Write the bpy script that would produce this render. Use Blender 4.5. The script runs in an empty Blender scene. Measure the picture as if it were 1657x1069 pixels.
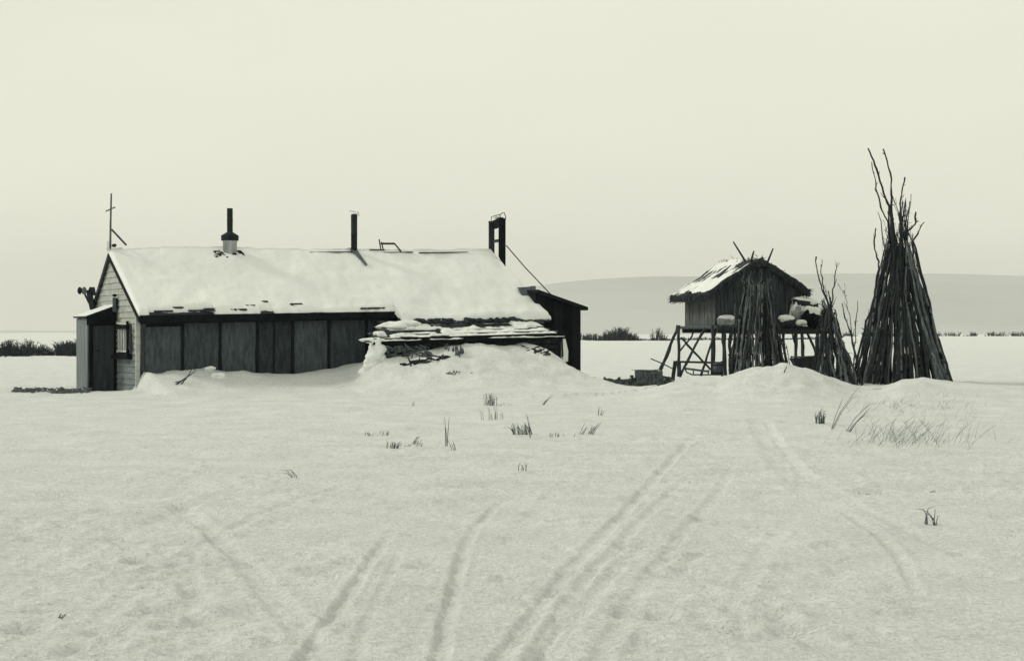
import bpy, math, random
import numpy as np
from mathutils import Vector, Matrix
random.seed(7)
R = math.radians
S = bpy.context.scene
COL = S.collection

# ------------------------------------------------------------------ camera
F, CX, CY, EYE = 2600.0, 828.5, 534.5, 1.7        # focal length in photo pixels, picture centre, eye height
cam = bpy.data.cameras.new('camera'); cam.sensor_width = 36; cam.lens = 36 * F / 1657
cam.clip_start = .1; cam.clip_end = 12000
camo = bpy.data.objects.new('camera', cam); COL.objects.link(camo)
camo.location = (0, 0, EYE); camo.rotation_euler = (R(90), 0, 0)
S.camera = camo
# ------------------------------------------------------------------ world
SUN_DIR = Vector((-.80, .26, .62)).normalized()     # towards the sun
w = bpy.data.worlds.new('World'); S.world = w; w.use_nodes = True
nt = w.node_tree; N = nt.nodes; L = nt.links; N.clear()
out = N.new('ShaderNodeOutputWorld'); bg = N.new('ShaderNodeBackground'); bg.inputs['Strength'].default_value = .1
sky = N.new('ShaderNodeTexSky'); sky.sky_type = 'NISHITA'; sky.sun_disc = False
sky.sun_elevation = math.asin(SUN_DIR.z); sky.sun_rotation = math.atan2(SUN_DIR.x, SUN_DIR.y)
sky.dust_density = 4; sky.air_density = 1
bw = N.new('ShaderNodeRGBToBW'); L.new(sky.outputs[0], bw.inputs[0])
tc = N.new('ShaderNodeTexCoord'); sp = N.new('ShaderNodeSeparateXYZ'); L.new(tc.outputs['Generated'], sp.inputs[0])
rp = N.new('ShaderNodeValToRGB'); L.new(sp.outputs['Z'], rp.inputs[0])
els = rp.color_ramp.elements
els[0].position = 0; els[0].color = (1., 1., 1., 1)
e = els.new(.05); e.color = (.985, .985, .985, 1)
els = rp.color_ramp.elements; els[len(els) - 1].position = .9; els[1].position = .05
els[2].position = .9; els[2].color = (.74, .76, .76, 1)
e = els.new(.20); e.color = (.97, .97, .97, 1)
e = els.new(.42); e.color = (.82, .82, .82, 1)
cl = N.new('ShaderNodeMath'); cl.operation = 'MINIMUM'; L.new(bw.outputs[0], cl.inputs[0]); cl.inputs[1].default_value = 9
m1 = N.new('ShaderNodeMath'); m1.operation = 'MULTIPLY'; L.new(cl.outputs[0], m1.inputs[0]); m1.inputs[1].default_value = .035
m2 = N.new('ShaderNodeMath'); m2.operation = 'MULTIPLY_ADD'; L.new(rp.outputs[0], m2.inputs[0]); m2.inputs[1].default_value = 8.1
L.new(m1.outputs[0], m2.inputs[2])
ns = N.new('ShaderNodeTexNoise'); ns.inputs['Scale'].default_value = 2.2; ns.inputs['Detail'].default_value = 5
mpn = N.new('ShaderNodeMapping'); mpn.inputs['Scale'].default_value = (1, 1, 4); L.new(tc.outputs['Generated'], mpn.inputs[0]); L.new(mpn.outputs[0], ns.inputs['Vector'])
mr = N.new('ShaderNodeMapRange'); L.new(ns.outputs[0], mr.inputs[0]); mr.inputs['From Min'].default_value = .3; mr.inputs['From Max'].default_value = .7
mr.inputs['To Min'].default_value = .96; mr.inputs['To Max'].default_value = 1.03
m3 = N.new('ShaderNodeMath'); m3.operation = 'MULTIPLY'; L.new(m2.outputs[0], m3.inputs[0]); L.new(mr.outputs[0], m3.inputs[1])
vm = N.new('ShaderNodeVectorMath'); vm.operation = 'SCALE'; vm.inputs[0].default_value = (.995, .992, .84); L.new(m3.outputs[0], vm.inputs['Scale'])
L.new(vm.outputs[0], bg.inputs[0]); L.new(bg.outputs[0], out.inputs[0])
# ------------------------------------------------------------------ sun, exposure
sl = bpy.data.lights.new('sun', 'SUN'); sl.energy = 1.3; sl.angle = R(10); sl.color = (1, .97, .86)
so = bpy.data.objects.new('sun', sl); COL.objects.link(so); so.rotation_euler = SUN_DIR.to_track_quat('Z', 'Y').to_euler()
S.view_settings.view_transform = 'Standard'; S.view_settings.look = 'None'
S.view_settings.exposure = .10; S.view_settings.gamma = 1

# ------------------------------------------------------------------ helpers
def P(px, py, D):
    """point at depth D seen at that place of the photograph"""
    return Vector(((px - CX) / F * D, D, EYE + (CY - py) / F * D))

def PG(px, py):
    """point of the flat snow (z = 0)"""
    D = EYE * F / (py - CY)
    return ((px - CX) / F * D, D)

def tag(o, label=None, cat=None, group=None, kind=None):
    if label: o['label'] = label
    if cat: o['category'] = cat
    if group: o['group'] = group
    if kind: o['kind'] = kind
    return o

def empty(name, loc, label, cat, group=None):
    o = bpy.data.objects.new(name, None); o.empty_display_size = .2
    COL.objects.link(o); o.location = loc
    bpy.context.view_layer.update()
    return tag(o, label, cat, group)

def rough(amp):
    return random.uniform(-amp, amp)

class MB:
    def __init__(s): s.v = []; s.f = []
    def poly(s, pts): 
        b = len(s.v); s.v += [tuple(p) for p in pts]; s.f.append(tuple(range(b, b + len(pts))))
    def hexa(s, c):
        """c: 8 corners, 0-3 bottom ring, 4-7 top ring"""
        b = len(s.v); s.v += [tuple(p) for p in c]
        for q in ((3, 2, 1, 0), (4, 5, 6, 7), (0, 1, 5, 4), (1, 2, 6, 5), (2, 3, 7, 6), (3, 0, 4, 7)):
            s.f.append(tuple(b + i for i in q))
    def prism(s, pts, off):
        off = Vector(off); n = len(pts); b = len(s.v)
        s.v += [tuple(p) for p in pts] + [tuple(Vector(p) + off) for p in pts]
        s.f.append(tuple(b + i for i in range(n))[::-1]); s.f.append(tuple(b + n + i for i in range(n)))
        for i in range(n):
            j = (i + 1) % n; s.f.append((b + i, b + j, b + n + j, b + n + i))
    def bar(s, a, c, wd, th, up=(0, 0, 1)):
        a = Vector(a); c = Vector(c); d = (c - a).normalized(); up = Vector(up)
        x = d.cross(up)
        if x.length < 1e-4: x = d.cross(Vector((1, 0, 0)))
        x.normalize(); y = x.cross(d).normalized()
        x *= wd / 2; y *= th / 2
        s.hexa([a - x - y, a + x - y, a + x + y, a - x + y, c - x - y, c + x - y, c + x + y, c - x + y])
    def tube(s, pts, rad, n=6, cap=True):
        pts = [Vector(p) for p in pts]
        if not hasattr(rad, '__len__'): rad = [rad] * len(pts)
        b = len(s.v); x = None
        for i, p in enumerate(pts):
            d = (pts[min(i + 1, len(pts) - 1)] - pts[max(i - 1, 0)]).normalized()
            if x is None:
                x = d.cross(Vector((0, 0, 1)))
                if x.length < .1: x = d.cross(Vector((1, 0, 0)))
            x = (x - d * x.dot(d)).normalized(); y = d.cross(x)
            for k in range(n):
                a = 2 * math.pi * k / n
                s.v.append(tuple(p + (x * math.cos(a) + y * math.sin(a)) * rad[i]))
        for i in range(len(pts) - 1):
            for k in range(n):
                k2 = (k + 1) % n
                s.f.append((b + i * n + k, b + i * n + k2, b + (i + 1) * n + k2, b + (i + 1) * n + k))
        if cap:
            s.f.append(tuple(b + k for k in range(n))[::-1]); e = b + (len(pts) - 1) * n
            s.f.append(tuple(e + k for k in range(n)))
    def blob(s, c, r, seed=0, amp=.18, n=14, m=9, flat=False):
        """uneven rounded lump"""
        rnd = random.Random(seed); ph = [rnd.uniform(0, 6.28) for _ in range(6)]
        b = len(s.v); c = Vector(c)
        for i in range(m + 1):
            t = math.pi * i / m
            for k in range(n):
                a = 2 * math.pi * k / n
                q = 1 + amp * (math.sin(2 * a + ph[0]) * math.sin(t) + .6 * math.sin(3 * a + ph[1] + 2 * t) * math.sin(t) + .5 * math.sin(4 * t + ph[2]) * math.sin(t))
                z = math.cos(t) * q
                if flat and z < -.25: z = -.25
                s.v.append((c.x + r[0] * math.sin(t) * math.cos(a) * q, c.y + r[1] * math.sin(t) * math.sin(a) * q, c.z + r[2] * z))
        for i in range(m):
            for k in range(n):
                k2 = (k + 1) % n
                s.f.append((b + i * n + k, b + (i + 1) * n + k, b + (i + 1) * n + k2, b + i * n + k2))
    def build(s, name, mat, parent=None, smooth=False):
        me = bpy.data.meshes.new(name)
        off = Vector((0, 0, 0))
        if parent is not None: off = parent.matrix_world.translation
        elif s.v:
            xs = [p[0] for p in s.v]; ys = [p[1] for p in s.v]
            off = Vector(((min(xs) + max(xs)) / 2, (min(ys) + max(ys)) / 2, min(p[2] for p in s.v)))
        me.from_pydata([(p[0] - off.x, p[1] - off.y, p[2] - off.z) for p in s.v], [], s.f)
        me.materials.append(mat)
        if smooth: me.polygons.foreach_set('use_smooth', [True] * len(me.polygons))
        me.update()
        o = bpy.data.objects.new(name, me); COL.objects.link(o)
        if parent is not None:
            o.parent = parent
            # every part shares the origin of its thing
        else: o.location = off
        return o

def sub(mb, name, mat, part, smooth=False):
    """sub-part: a part's child, same origin as the thing"""
    root = part.parent
    o = mb.build(name, mat, root, smooth); o.parent = part
    return o

def dup_tree(o, loc, label=None, rz=None, sc=None):
    c = o.copy(); COL.objects.link(c); c.location = loc
    if rz is not None: c.rotation_euler.z = rz
    if sc: c.scale = sc
    if label: c['label'] = label
    for ch in o.children:
        d = ch.copy(); COL.objects.link(d); d.parent = c
    return c

# ------------------------------------------------------------------ materials
def mat(name, c0, c1=None, scale=(4, 4, 4), rough_=.85, bump=.3, bscale=None, detail=6, dist=.02, spots=None, metal=0, lo=.3, hi=.7, spec=.25):
    m = bpy.data.materials.new(name); m.use_nodes = True
    n = m.node_tree.nodes; l = m.node_tree.links; p = n['Principled BSDF']
    p.inputs['Roughness'].default_value = rough_; p.inputs['Metallic'].default_value = metal
    p.inputs['Specular IOR Level'].default_value = spec
    t = n.new('ShaderNodeTexCoord'); mp = n.new('ShaderNodeMapping'); mp.inputs['Scale'].default_value = scale
    l.new(t.outputs['Object'], mp.inputs[0])
    a = n.new('ShaderNodeTexNoise'); a.inputs['Scale'].default_value = 1; a.inputs['Detail'].default_value = detail; a.inputs['Roughness'].default_value = .65
    l.new(mp.outputs[0], a.inputs['Vector'])
    r = n.new('ShaderNodeValToRGB'); l.new(a.outputs[0], r.inputs[0])
    r.color_ramp.elements[0].position = lo; r.color_ramp.elements[1].position = hi
    r.color_ramp.elements[0].color = (*c0, 1); r.color_ramp.elements[1].color = (*(c1 or c0), 1)
    col = r.outputs[0]
    if spots:   # (colour, scale, threshold)
        b = n.new('ShaderNodeTexNoise'); b.inputs['Detail'].default_value = 4; b.inputs['Scale'].default_value = spots[1]
        mp2 = n.new('ShaderNodeMapping'); mp2.inputs['Location'].default_value = (7, 3, 1); l.new(t.outputs['Object'], mp2.inputs[0]); l.new(mp2.outputs[0], b.inputs['Vector'])
        rr = n.new('ShaderNodeMapRange'); l.new(b.outputs[0], rr.inputs[0]); rr.inputs['From Min'].default_value = spots[2]; rr.inputs['From Max'].default_value = spots[2] + .05
        mx = n.new('ShaderNodeMix'); mx.data_type = 'RGBA'; l.new(rr.outputs[0], mx.inputs[0]); l.new(col, mx.inputs[6]); mx.inputs[7].default_value = (*spots[0], 1)
        col = mx.outputs[2]
    l.new(col, p.inputs['Base Color'])
    if bump:
        bs = a
        if bscale:
            bs = n.new('ShaderNodeTexNoise'); bs.inputs['Scale'].default_value = bscale; bs.inputs['Detail'].default_value = 6; l.new(t.outputs['Object'], bs.inputs['Vector'])
        bn = n.new('ShaderNodeBump'); bn.inputs['Strength'].default_value = bump; bn.inputs['Distance'].default_value = dist
        l.new(bs.outputs[0], bn.inputs['Height']); l.new(bn.outputs[0], p.inputs['Normal'])
    return m

def G(v, k=1.0):   # the cool grey of the printing ink
    t = max(0., 1 - v / .3)
    return (v * (.95 - .20 * t), v * (1.02 + .02 * t), v * (1.02 + .20 * t))

SNOW = mat('snow', (.80, .835, .825), (.87, .89, .86), (.8, .8, .8), .65, .55, 9, dist=.03, spec=.15)
ROOFSNOW = mat('roof_snow', (.80, .835, .825), (.88, .90, .87), (.5, .5, .5), .65, .35, 7, dist=.03, spec=.15)
def ground_mat():
    m = bpy.data.materials.new('snow_ground'); m.use_nodes = True
    n = m.node_tree.nodes; l = m.node_tree.links; p = n['Principled BSDF']; p.inputs['Roughness'].default_value = .7; p.inputs['Specular IOR Level'].default_value = .12
    t = n.new('ShaderNodeTexCoord')
    a = n.new('ShaderNodeTexNoise'); a.inputs['Scale'].default_value = 1.1; a.inputs['Detail'].default_value = 7; l.new(t.outputs['Object'], a.inputs['Vector'])
    r = n.new('ShaderNodeValToRGB'); r.color_ramp.elements[0].position = .33; r.color_ramp.elements[1].position = .60
    r.color_ramp.elements[0].color = (.68, .715, .705, 1); r.color_ramp.elements[1].color = (.89, .915, .90, 1)
    g2 = n.new('ShaderNodeTexNoise'); g2.inputs['Scale'].default_value = 17; g2.inputs['Detail'].default_value = 5; g2.inputs['Roughness'].default_value = .7; l.new(t.outputs['Object'], g2.inputs['Vector'])
    mx = n.new('ShaderNodeMath'); mx.operation = 'MULTIPLY_ADD'; mx.inputs[1].default_value = .9; l.new(g2.outputs[0], mx.inputs[0]); ma = n.new('ShaderNodeMath'); ma.operation = 'MULTIPLY_ADD'; l.new(a.outputs[0], ma.inputs[0]); ma.inputs[1].default_value = .4; ma.inputs[2].default_value = -.17; l.new(ma.outputs[0], mx.inputs[2]); l.new(mx.outputs[0], r.inputs[0])
    l.new(r.outputs[0], p.inputs['Base Color'])
    def nz(scale, det, mp=None):
        x = n.new('ShaderNodeTexNoise'); x.inputs['Scale'].default_value = scale; x.inputs['Detail'].default_value = det; x.inputs['Roughness'].default_value = .6
        if mp:
            q = n.new('ShaderNodeMapping'); q.inputs['Scale'].default_value = mp; q.inputs['Rotation'].default_value = (0, 0, .5); l.new(t.outputs['Object'], q.inputs[0]); l.new(q.outputs[0], x.inputs['Vector'])
        else: l.new(t.outputs['Object'], x.inputs['Vector'])
        return x
    b1 = nz(3.0, 6, (1, 2.4, 1)); b2 = nz(34, 6)
    bn = n.new('ShaderNodeBump'); bn.inputs['Strength'].default_value = .8; bn.inputs['Distance'].default_value = .08; l.new(b1.outputs[0], bn.inputs['Height'])
    bm = n.new('ShaderNodeBump'); bm.inputs['Strength'].default_value = 1.0; bm.inputs['Distance'].default_value = .04; l.new(b2.outputs[0], bm.inputs['Height']); l.new(bn.outputs[0], bm.inputs['Normal'])
    l.new(bm.outputs[0], p.inputs['Normal'])
    return m
GROUND = ground_mat()
HILL = mat('hill_snow', (.52, .55, .54), (.64, .67, .66), (.004, .0012, .02), .9, 0, detail=9)
TAR = mat('tar_paper', G(.040), G(.075), (3, 3, 1.2), .8, .4, 14, dist=.02)
TARDARK = mat('dark_tar_paper', G(.008), G(.02), (3, 3, 1), .9, .4, 14, dist=.02, spec=.08)
PANEL = [mat('tar_panel_' + k, G(a), G(b), (11, 11, 2.2), .85, .9, 24, dist=.03, spec=.1, lo=.38, hi=.62, detail=9) for k, a, b in (('light', .052, .105), ('middle', .042, .088), ('deep', .026, .056))]
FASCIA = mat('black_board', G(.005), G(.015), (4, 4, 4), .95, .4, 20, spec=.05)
CLAP = mat('pale_clapboard', (.30, .32, .30), (.50, .52, .48), (3, 3, 9), .8, .5, 25, dist=.01)
CLAPLOW = mat('darker_clapboard', G(.13), G(.26), (3, 3, 9), .85, .5, 25, dist=.01)  # darker than the boards above, for the lower gable
SIDING = mat('weathered_siding', G(.13), G(.27), (6, 6, .8), .85, .5, 25, dist=.01)
DOOR = mat('dark_door_boards', G(.025), G(.06), (8, 8, 1), .8, .4, 20)
TRIM = mat('weathered_trim', G(.07), G(.15), (4, 4, 4), .85, .4, 20)
WHITE = mat('white_paint', (.55, .57, .53), (.7, .72, .68), (6, 6, 6), .6, .2, 20)
IRON = mat('sooty_iron', G(.007), G(.03), (8, 8, 3), .7, .3, 20, spec=.12)
IRONL = mat('grey_iron', G(.09), G(.2), (8, 8, 3), .5, .3, 20)
GALV = mat('galvanised_sheet', G(.32), G(.55), (9, 9, 2), .45, .2, 20, metal=.2)
WOOD = mat('grey_wood', G(.05), G(.14), (10, 10, 3), .85, .6, 30)
WOODM = mat('stilt_wood', G(.02), G(.09), (10, 10, 3), .9, .7, 30)
WOODD = mat('dark_wood', G(.018), G(.05), (10, 10, 3), .85, .6, 30)
BARK = mat('dark_bark', G(.008), G(.045), (14, 14, 3), .9, .9, 40, spots=(G(.17), 7, .66))
BARKL = mat('spruce_bark', G(.03), G(.19), (18, 18, 2.2), .9, .9, 40, spots=(G(.26), 6, .64))
BARKG = mat('peeled_bark', G(.03), G(.26), (22, 22, 1.6), .9, .9, 40, spots=(G(.012), 5, .56))
THATCH = mat('sod_thatch', G(.015), G(.085), (9, 9, 9), .95, 1.0, 25, dist=.05)
SLAT = mat('cache_lit_slats', G(.03), G(.30), (16, 16, 1.6), .9, .7, 30)  # paler copy for the wall towards the sun
SLATSHADE = mat('cache_shaded_slats', G(.010), G(.10), (16, 16, 1.6), .9, .7, 30)  # same slats with shade put into the colour, for walls turned from the sun
GLASS = mat('window_glass', G(.09), G(.30), (4, 4, 4), .12, 0, spec=.6)
CLOTH = mat('canvas', G(.2), G(.42), (5, 5, 5), .9, .6, 12)
GRASS = mat('dry_grass', G(.05), G(.22), (5, 5, 5), .9, 0)
BRUSH = mat('bare_brush', G(.022), G(.06), (3, 3, 3), .95, 0)
DIRT = mat('ash_and_chips', G(.04), G(.22), (7, 7, 7), .95, .8, 20)

# ------------------------------------------------------------------ noise
def _h(ix, iy, s):
    n = (ix.astype(np.int64) * 374761393 + iy.astype(np.int64) * 668265263 + s * 974711) & 0xffffffff
    n = ((n ^ (n >> 13)) * 1274126177) & 0xffffffff
    n = n ^ (n >> 16)
    return (n & 0xffff) / 65535.0
def vn(x, y, s=0):
    x = np.asarray(x, float); y = np.asarray(y, float)
    ix = np.floor(x); iy = np.floor(y); fx = x - ix; fy = y - iy
    fx = fx * fx * fx * (fx * (fx * 6 - 15) + 10); fy = fy * fy * fy * (fy * (fy * 6 - 15) + 10)
    a = _h(ix, iy, s); b = _h(ix + 1, iy, s); c = _h(ix, iy + 1, s); d = _h(ix + 1, iy + 1, s)
    return (a + (b - a) * fx) * (1 - fy) + (c + (d - c) * fx) * fy - .5
def fbm(x, y, s=0, o=4, g=.5):
    t = 0; a = 1
    for i in range(o):
        t = t + a * vn(x * 2.03 ** i + 17.3 * i, y * 2.03 ** i - 9.1 * i, s + i); a *= g
    return t
def sm(x, a, b):
    t = np.clip((x - a) / (b - a), 0, 1); return t * t * (3 - 2 * t)

# ------------------------------------------------------------------ house frame
TH = R(28); U = Vector((math.cos(TH), math.sin(TH), 0)); V = Vector((-math.sin(TH), math.cos(TH), 0))
O = Vector(((226 - CX) / F * 43, 43, 0)); SH = .020
def H(u, v, z):
    """point in the house's own frame: u along the front wall, v into the house; the sills climb to the right"""
    return O + U * u + V * v + Vector((0, 0, z + SH * u))

# ------------------------------------------------------------------ ground height
TRACKS = [  # (points in photo pixels on flat snow, half width m, depth m)
    ([(470, 1100), (530, 1005), (560, 965), (590, 920), (620, 880), (642, 848)], .045, .05),
    ([(705, 1100), (722, 1005), (735, 950), (750, 890), (770, 850), (800, 820), (850, 795)], .045, .055),
    ([(790, 1090), (860, 1000), (900, 950), (950, 890), (1010, 830), (1090, 740), (1130, 705)], .055, .045),
    ([(880, 1060), (930, 1000), (990, 930), (1030, 885)], .06, .04),
    ([(1225, 690), (1270, 755), (1320, 800), (1370, 830)], .16, .04),
    ([(1370, 830), (1430, 870), (1460, 905), (1500, 990)], .05, .04),
    ([(290, 820), (345, 860), (400, 915), (440, 960), (480, 1005), (540, 1100)], .09, .05),
    ([(1180, 1005), (1230, 900), (1290, 820)], .07, .02),
    ([(60, 930), (200, 860), (380, 790), (560, 745)], .09, .02),
    ([(565, 1100), (590, 1010), (635, 920), (665, 855)], .035, .02),
    ([(960, 1090), (1020, 980), (1090, 880), (1160, 800), (1190, 745)], .06, .03),
    ([(840, 1100), (910, 990), (960, 925), (1040, 840), (1130, 755)], .05, .035),
    ([(350, 1100), (330, 1000), (300, 930), (250, 860)], .08, .03),
    ([(1240, 690), (1300, 765), (1390, 820), (1520, 880), (1657, 930)], .07, .03),
    ([(100, 1060), (240, 930), (420, 830), (640, 760)], .07, .025),
    ([(930, 760), (860, 840), (800, 900), (690, 1010)], .08, .018),
]
rs = np.random.RandomState(3)
DENTS = []
for px, py, r, d in [(528, 925, .17, .07), (572, 910, .13, .06), (690, 915, .13, .06), (850, 845, .14, .04), (760, 640, .2, .05), (838, 608, .35, .10), (890, 655, .25, .06),
                     (1415, 797, .22, .05), (1385, 640, .25, .05), (170, 770, .3, .05), (1100, 900, .12, .04)]:
    x, y = PG(px, py); DENTS.append((x, y, r, d))
for k in range(520):
    y = 7 + 26 * rs.rand() ** 1.3; x = (rs.rand() - .5) * .70 * y
    DENTS.append((x, y, .05 + .08 * rs.rand(), .01 + .025 * rs.rand()))
for k in range(240):      # trampled area to the right of the middle and on the left
    px = rs.normal(1090, 150) if k % 2 else rs.normal(260, 150); py = rs.uniform(740, 1060)
    x, y = PG(px, py); DENTS.append((x, y, .07 + .09 * rs.rand(), .015 + .03 * rs.rand()))

_mx = [-3, .5, 2.0, 2.6, 3.2, 4.0, 4.6, 5.2, 5.7, 6.1, 6.8, 7.3, 7.8, 8.3, 8.8, 9.3, 9.8, 10.4, 11.0, 12.5, 16]
_mz = [0, .0, .0, .02, .10, .30, .36, .40, .58, .70, .73, .64, .44, .22, .03, .04, .26, .32, .20, .08, .0]
_wx = [-1.5, -.1, .1, .6, 2, 3.2, 4.5, 5.6, 6.2, 12.0, 13.2, 14.0, 16]    # bank along the wall (u)
_wz = [-.0, .12, .56, .60, .60, .50, .50, .62, .72, .72, .10, .0, 0]
_lx = [4.6, 5.3, 5.8, 6.5, 7.2, 8.0, 9.0, 10.0, 10.6, 11.0, 11.4, 11.8, 12.3, 13.0]    # mound in front of the lean-to
_lz = [0, .28, .70, .88, 1.06, 1.18, 1.24, 1.20, 1.16, 1.08, .80, .36, .12, 0]
def ground(x, y, fine=True):
    x = np.asarray(x, float); y = np.asarray(y, float)
    dx = x - O.x; dy = y - O.y
    u = dx * U.x + dy * U.y; v = dx * V.x + dy * V.y
    z = .18 * fbm(x * .07 + 3, y * .07, 5, 3) * sm(y, 12, 30) * (1 - .8 * sm(y, 70, 110))
    z = z - .05 * sm(y, 60, 120)
    wall = np.interp(u, _wx, _wz); wall = wall + .11 * np.clip(fbm(u * 2.1, v * 1.4 + 3, 51, 3), -.4, 1) * sm(wall, .1, .4) * (1 - sm(u, 3, 4))
    prof = np.where(v < -.1, np.exp(-((v + .1) / 2.1) ** 2), 1 - sm(v, .2, .8))
    z = z * (1 - np.clip(prof * (wall > .05), 0, 1) * .8) + wall * prof
    le = np.interp(u, _lx, _lz) * 1.10
    t = v + 2.15
    pf = np.where(t < 0, np.exp(-(np.abs(t) / 3.1) ** 1.35), 1 - sm(t, .5, 2.6) * .4)
    lean = le * pf * (1 + .13 * fbm(x * .9, y * .9, 41, 3)) + .08 * fbm(x * 2.3, y * 2.3, 43, 4) * sm(le * pf, .1, .5) - .16 * np.clip(fbm(x * .9 + 2, y * .8, 44, 3) - .12, 0, 1) * sm(le * pf, .2, .7) * (t < -.5)
    lean = lean * (v < .3)
    z = np.maximum(z, lean) + .05 * np.exp(-((z - lean) / .15) ** 2) * (lean > .1)
    # mound before the pole stacks
    mh = np.interp(x * 40.5 / np.clip(y, 20, 80), _mx, _mz); t = y - 40.5
    mp_ = mh * np.where(t < 0, np.exp(-(np.abs(t) / 4.4) ** 1.6), np.exp(-(t / 1.5) ** 2))
    z = z + mp_ * (1 + .14 * fbm(x, y, 77, 3)) + .085 * fbm(x * 2.2, y * 1.8, 78, 4) * sm(mp_, .05, .35) - .07 * np.clip(fbm(x * 1.1 + 4, y * .9, 79, 3) - .1, 0, 1) * sm(mp_, .1, .4)
    z = z + .2 * sm(x, 5, 9) * np.exp(-((y - 45) / 5.) ** 2)
    if fine:
        near = 1 - sm(y, 60, 95)
        patch = sm(fbm(x * .22 + 9, y * .22, 14, 2), -.25, .35)      # wind-scoured smooth areas and crusted areas
        z = z + near * (.030 * fbm(x * .8, y * .8, 11, 3) + .018 * patch * fbm(x * 1.6 + y * 1.2, y * 3.4 - x * 1.4, 12, 3))
        ridge = 1 - np.abs(2 * fbm(x * 1.3 + y * .8, y * 2.1 - x * .9, 16, 2)); z = z + near * .016 * patch * np.clip(ridge, 0, 1) ** 4
        tr = sm(y, 6, 9) * (1 - sm(y, 22, 34))
        z = z + tr * .016 * (.35 + patch) * fbm(x * 9. + y, y * 12., 21, 4) - tr * .02 * np.clip(fbm(x * 2.6 + 5, y * 3.2, 23, 3) - .12, 0, 1) + sm(y, 20, 36) * .035 * fbm(x * 1.9, y * 2.2, 24, 4)
        n1 = .22 * fbm(x * 3, y * 3, 31, 3)
        for pts, hw, dep in TRACKS:
            q = [PG(*a) for a in pts]; d2 = np.full(x.shape, 1e9); fade = np.ones(x.shape)
            for i in range(len(q) - 1):
                ax, ay = q[i]; bx, by = q[i + 1]; lx = bx - ax; ly = by - ay
                t = np.clip(((x - ax) * lx + (y - ay) * ly) / (lx * lx + ly * ly), 0, 1)
                dd = (x - ax - t * lx) ** 2 + (y - ay - t * ly) ** 2
                d2 = np.minimum(d2, dd)
            d = np.sqrt(d2) / (hw * (1 + n1))
            ed = np.minimum(np.hypot(x - q[-1][0], y - q[-1][1]), 99)
            dp = .52 * dep * (1 + .9 * fbm(x * .45, y * .45, 33, 3)) * sm(ed, 0, .16 * q[-1][1])
            z = z - dp * np.exp(-d ** 4) + .22 * dp * np.exp(-((d - 1.5) / .45) ** 2) * (1 + 1.2 * fbm(x * 7, y * 7, 35, 2))
        for cx_, cy_, r, dep in DENTS:
            m = (np.abs(x - cx_) < 3 * r) & (np.abs(y - cy_) < 3 * r)
            if not m.any(): continue
            d = np.hypot(x[m] - cx_, (y[m] - cy_) * .8) / r
            z[m] = z[m] - .75 * dep * np.exp(-d ** 3) + .2 * dep * np.exp(-((d - 1.5) / .4) ** 2)
    return z
def gz(x, y): return float(ground(np.array([x]), np.array([y]), False)[0])

# rows and columns
ys = [-30, -20, -12, -8, -5, -3, -1, 0, 1, 2, 3, 4, 5]; y = 5.6
while y < 3000:
    ys.append(y)
    y += max(.03, .0034 * (y + 5)) if y < 52 else (.012 * y if y < 130 else .05 * y)
ys = np.array(ys)
ts = np.concatenate([-np.geomspace(9, .47, 26)[:-1], np.linspace(-.46, .46, 900), np.geomspace(.47, 9, 26)[1:]])
X = ts[None, :] * (np.maximum(ys, -2)[:, None] + 6); Y = np.repeat(ys[:, None], len(ts), 1)
Z = ground(X.ravel(), Y.ravel()).reshape(X.shape)
nr, nc = X.shape
me = bpy.data.meshes.new('ground')
me.vertices.add(nr * nc); me.vertices.foreach_set('co', np.stack([X, Y, Z], -1).astype(np.float32).ravel())
ii = (np.arange(nr - 1)[:, None] * nc + np.arange(nc - 1)[None, :]).ravel()
fc = np.stack([ii, ii + 1, ii + nc + 1, ii + nc], -1)
me.loops.add(fc.size); me.loops.foreach_set('vertex_index', fc.ravel().astype(np.int32))
me.polygons.add(len(fc)); me.polygons.foreach_set('loop_start', (np.arange(len(fc)) * 4).astype(np.int32))
me.update(calc_edges=True); me.polygons.foreach_set('use_smooth', np.ones(len(fc), bool))
me.materials.append(GROUND)
go = bpy.data.objects.new('ground', me); COL.objects.link(go)
tag(go, 'snow covered ground with sled tracks and footprints', None, kind='structure')

# ------------------------------------------------------------------ hill
hx = [-2600, -1000, -500, -200, 0, 40, 110, 190, 340, 500, 680, 880, 1130, 1400, 2000, 4000]     # crest, x at 2000 m
hp = [534, 534, 533, 508, 472, 462, 455, 450, 447, 446, 449, 452, 456, 459, 462, 470]
hv = MB(); nx, nyy = 240, 26
gx = np.linspace(-2600, 4000, nx)
for j in range(nyy):
    t = j / (nyy - 1)
    for x in gx:
        yy = 700 + 1300 * t + 500 * max(0, t - .8) * 5 * 0
        top = (534.5 - np.interp(x, hx, hp)) / F * 2000
        prof = math.sin(t * math.pi / 2) ** 1.35
        z = -.6 + top * prof + 3.5 * float(fbm(np.array(x * .008), np.array(yy * .006), 9, 5)) * t
        hv.v.append((x * (yy / 2000), yy, z))
for j in range(nyy - 1):
    for i in range(nx - 1):
        a = j * nx + i; hv.f.append((a, a + 1, a + nx + 1, a + nx))
b = len(hv.v)
for i in range(nx): hv.v.append((gx[i] * 1.4, 2900, -5))
for i in range(nx - 1): a = (nyy - 1) * nx + i; hv.f.append((a, a + 1, b + i + 1, b + i))
tag(hv.build('hill', HILL, None, True), 'long low snowy hill on the horizon behind the cache', None, kind='structure')

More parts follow.
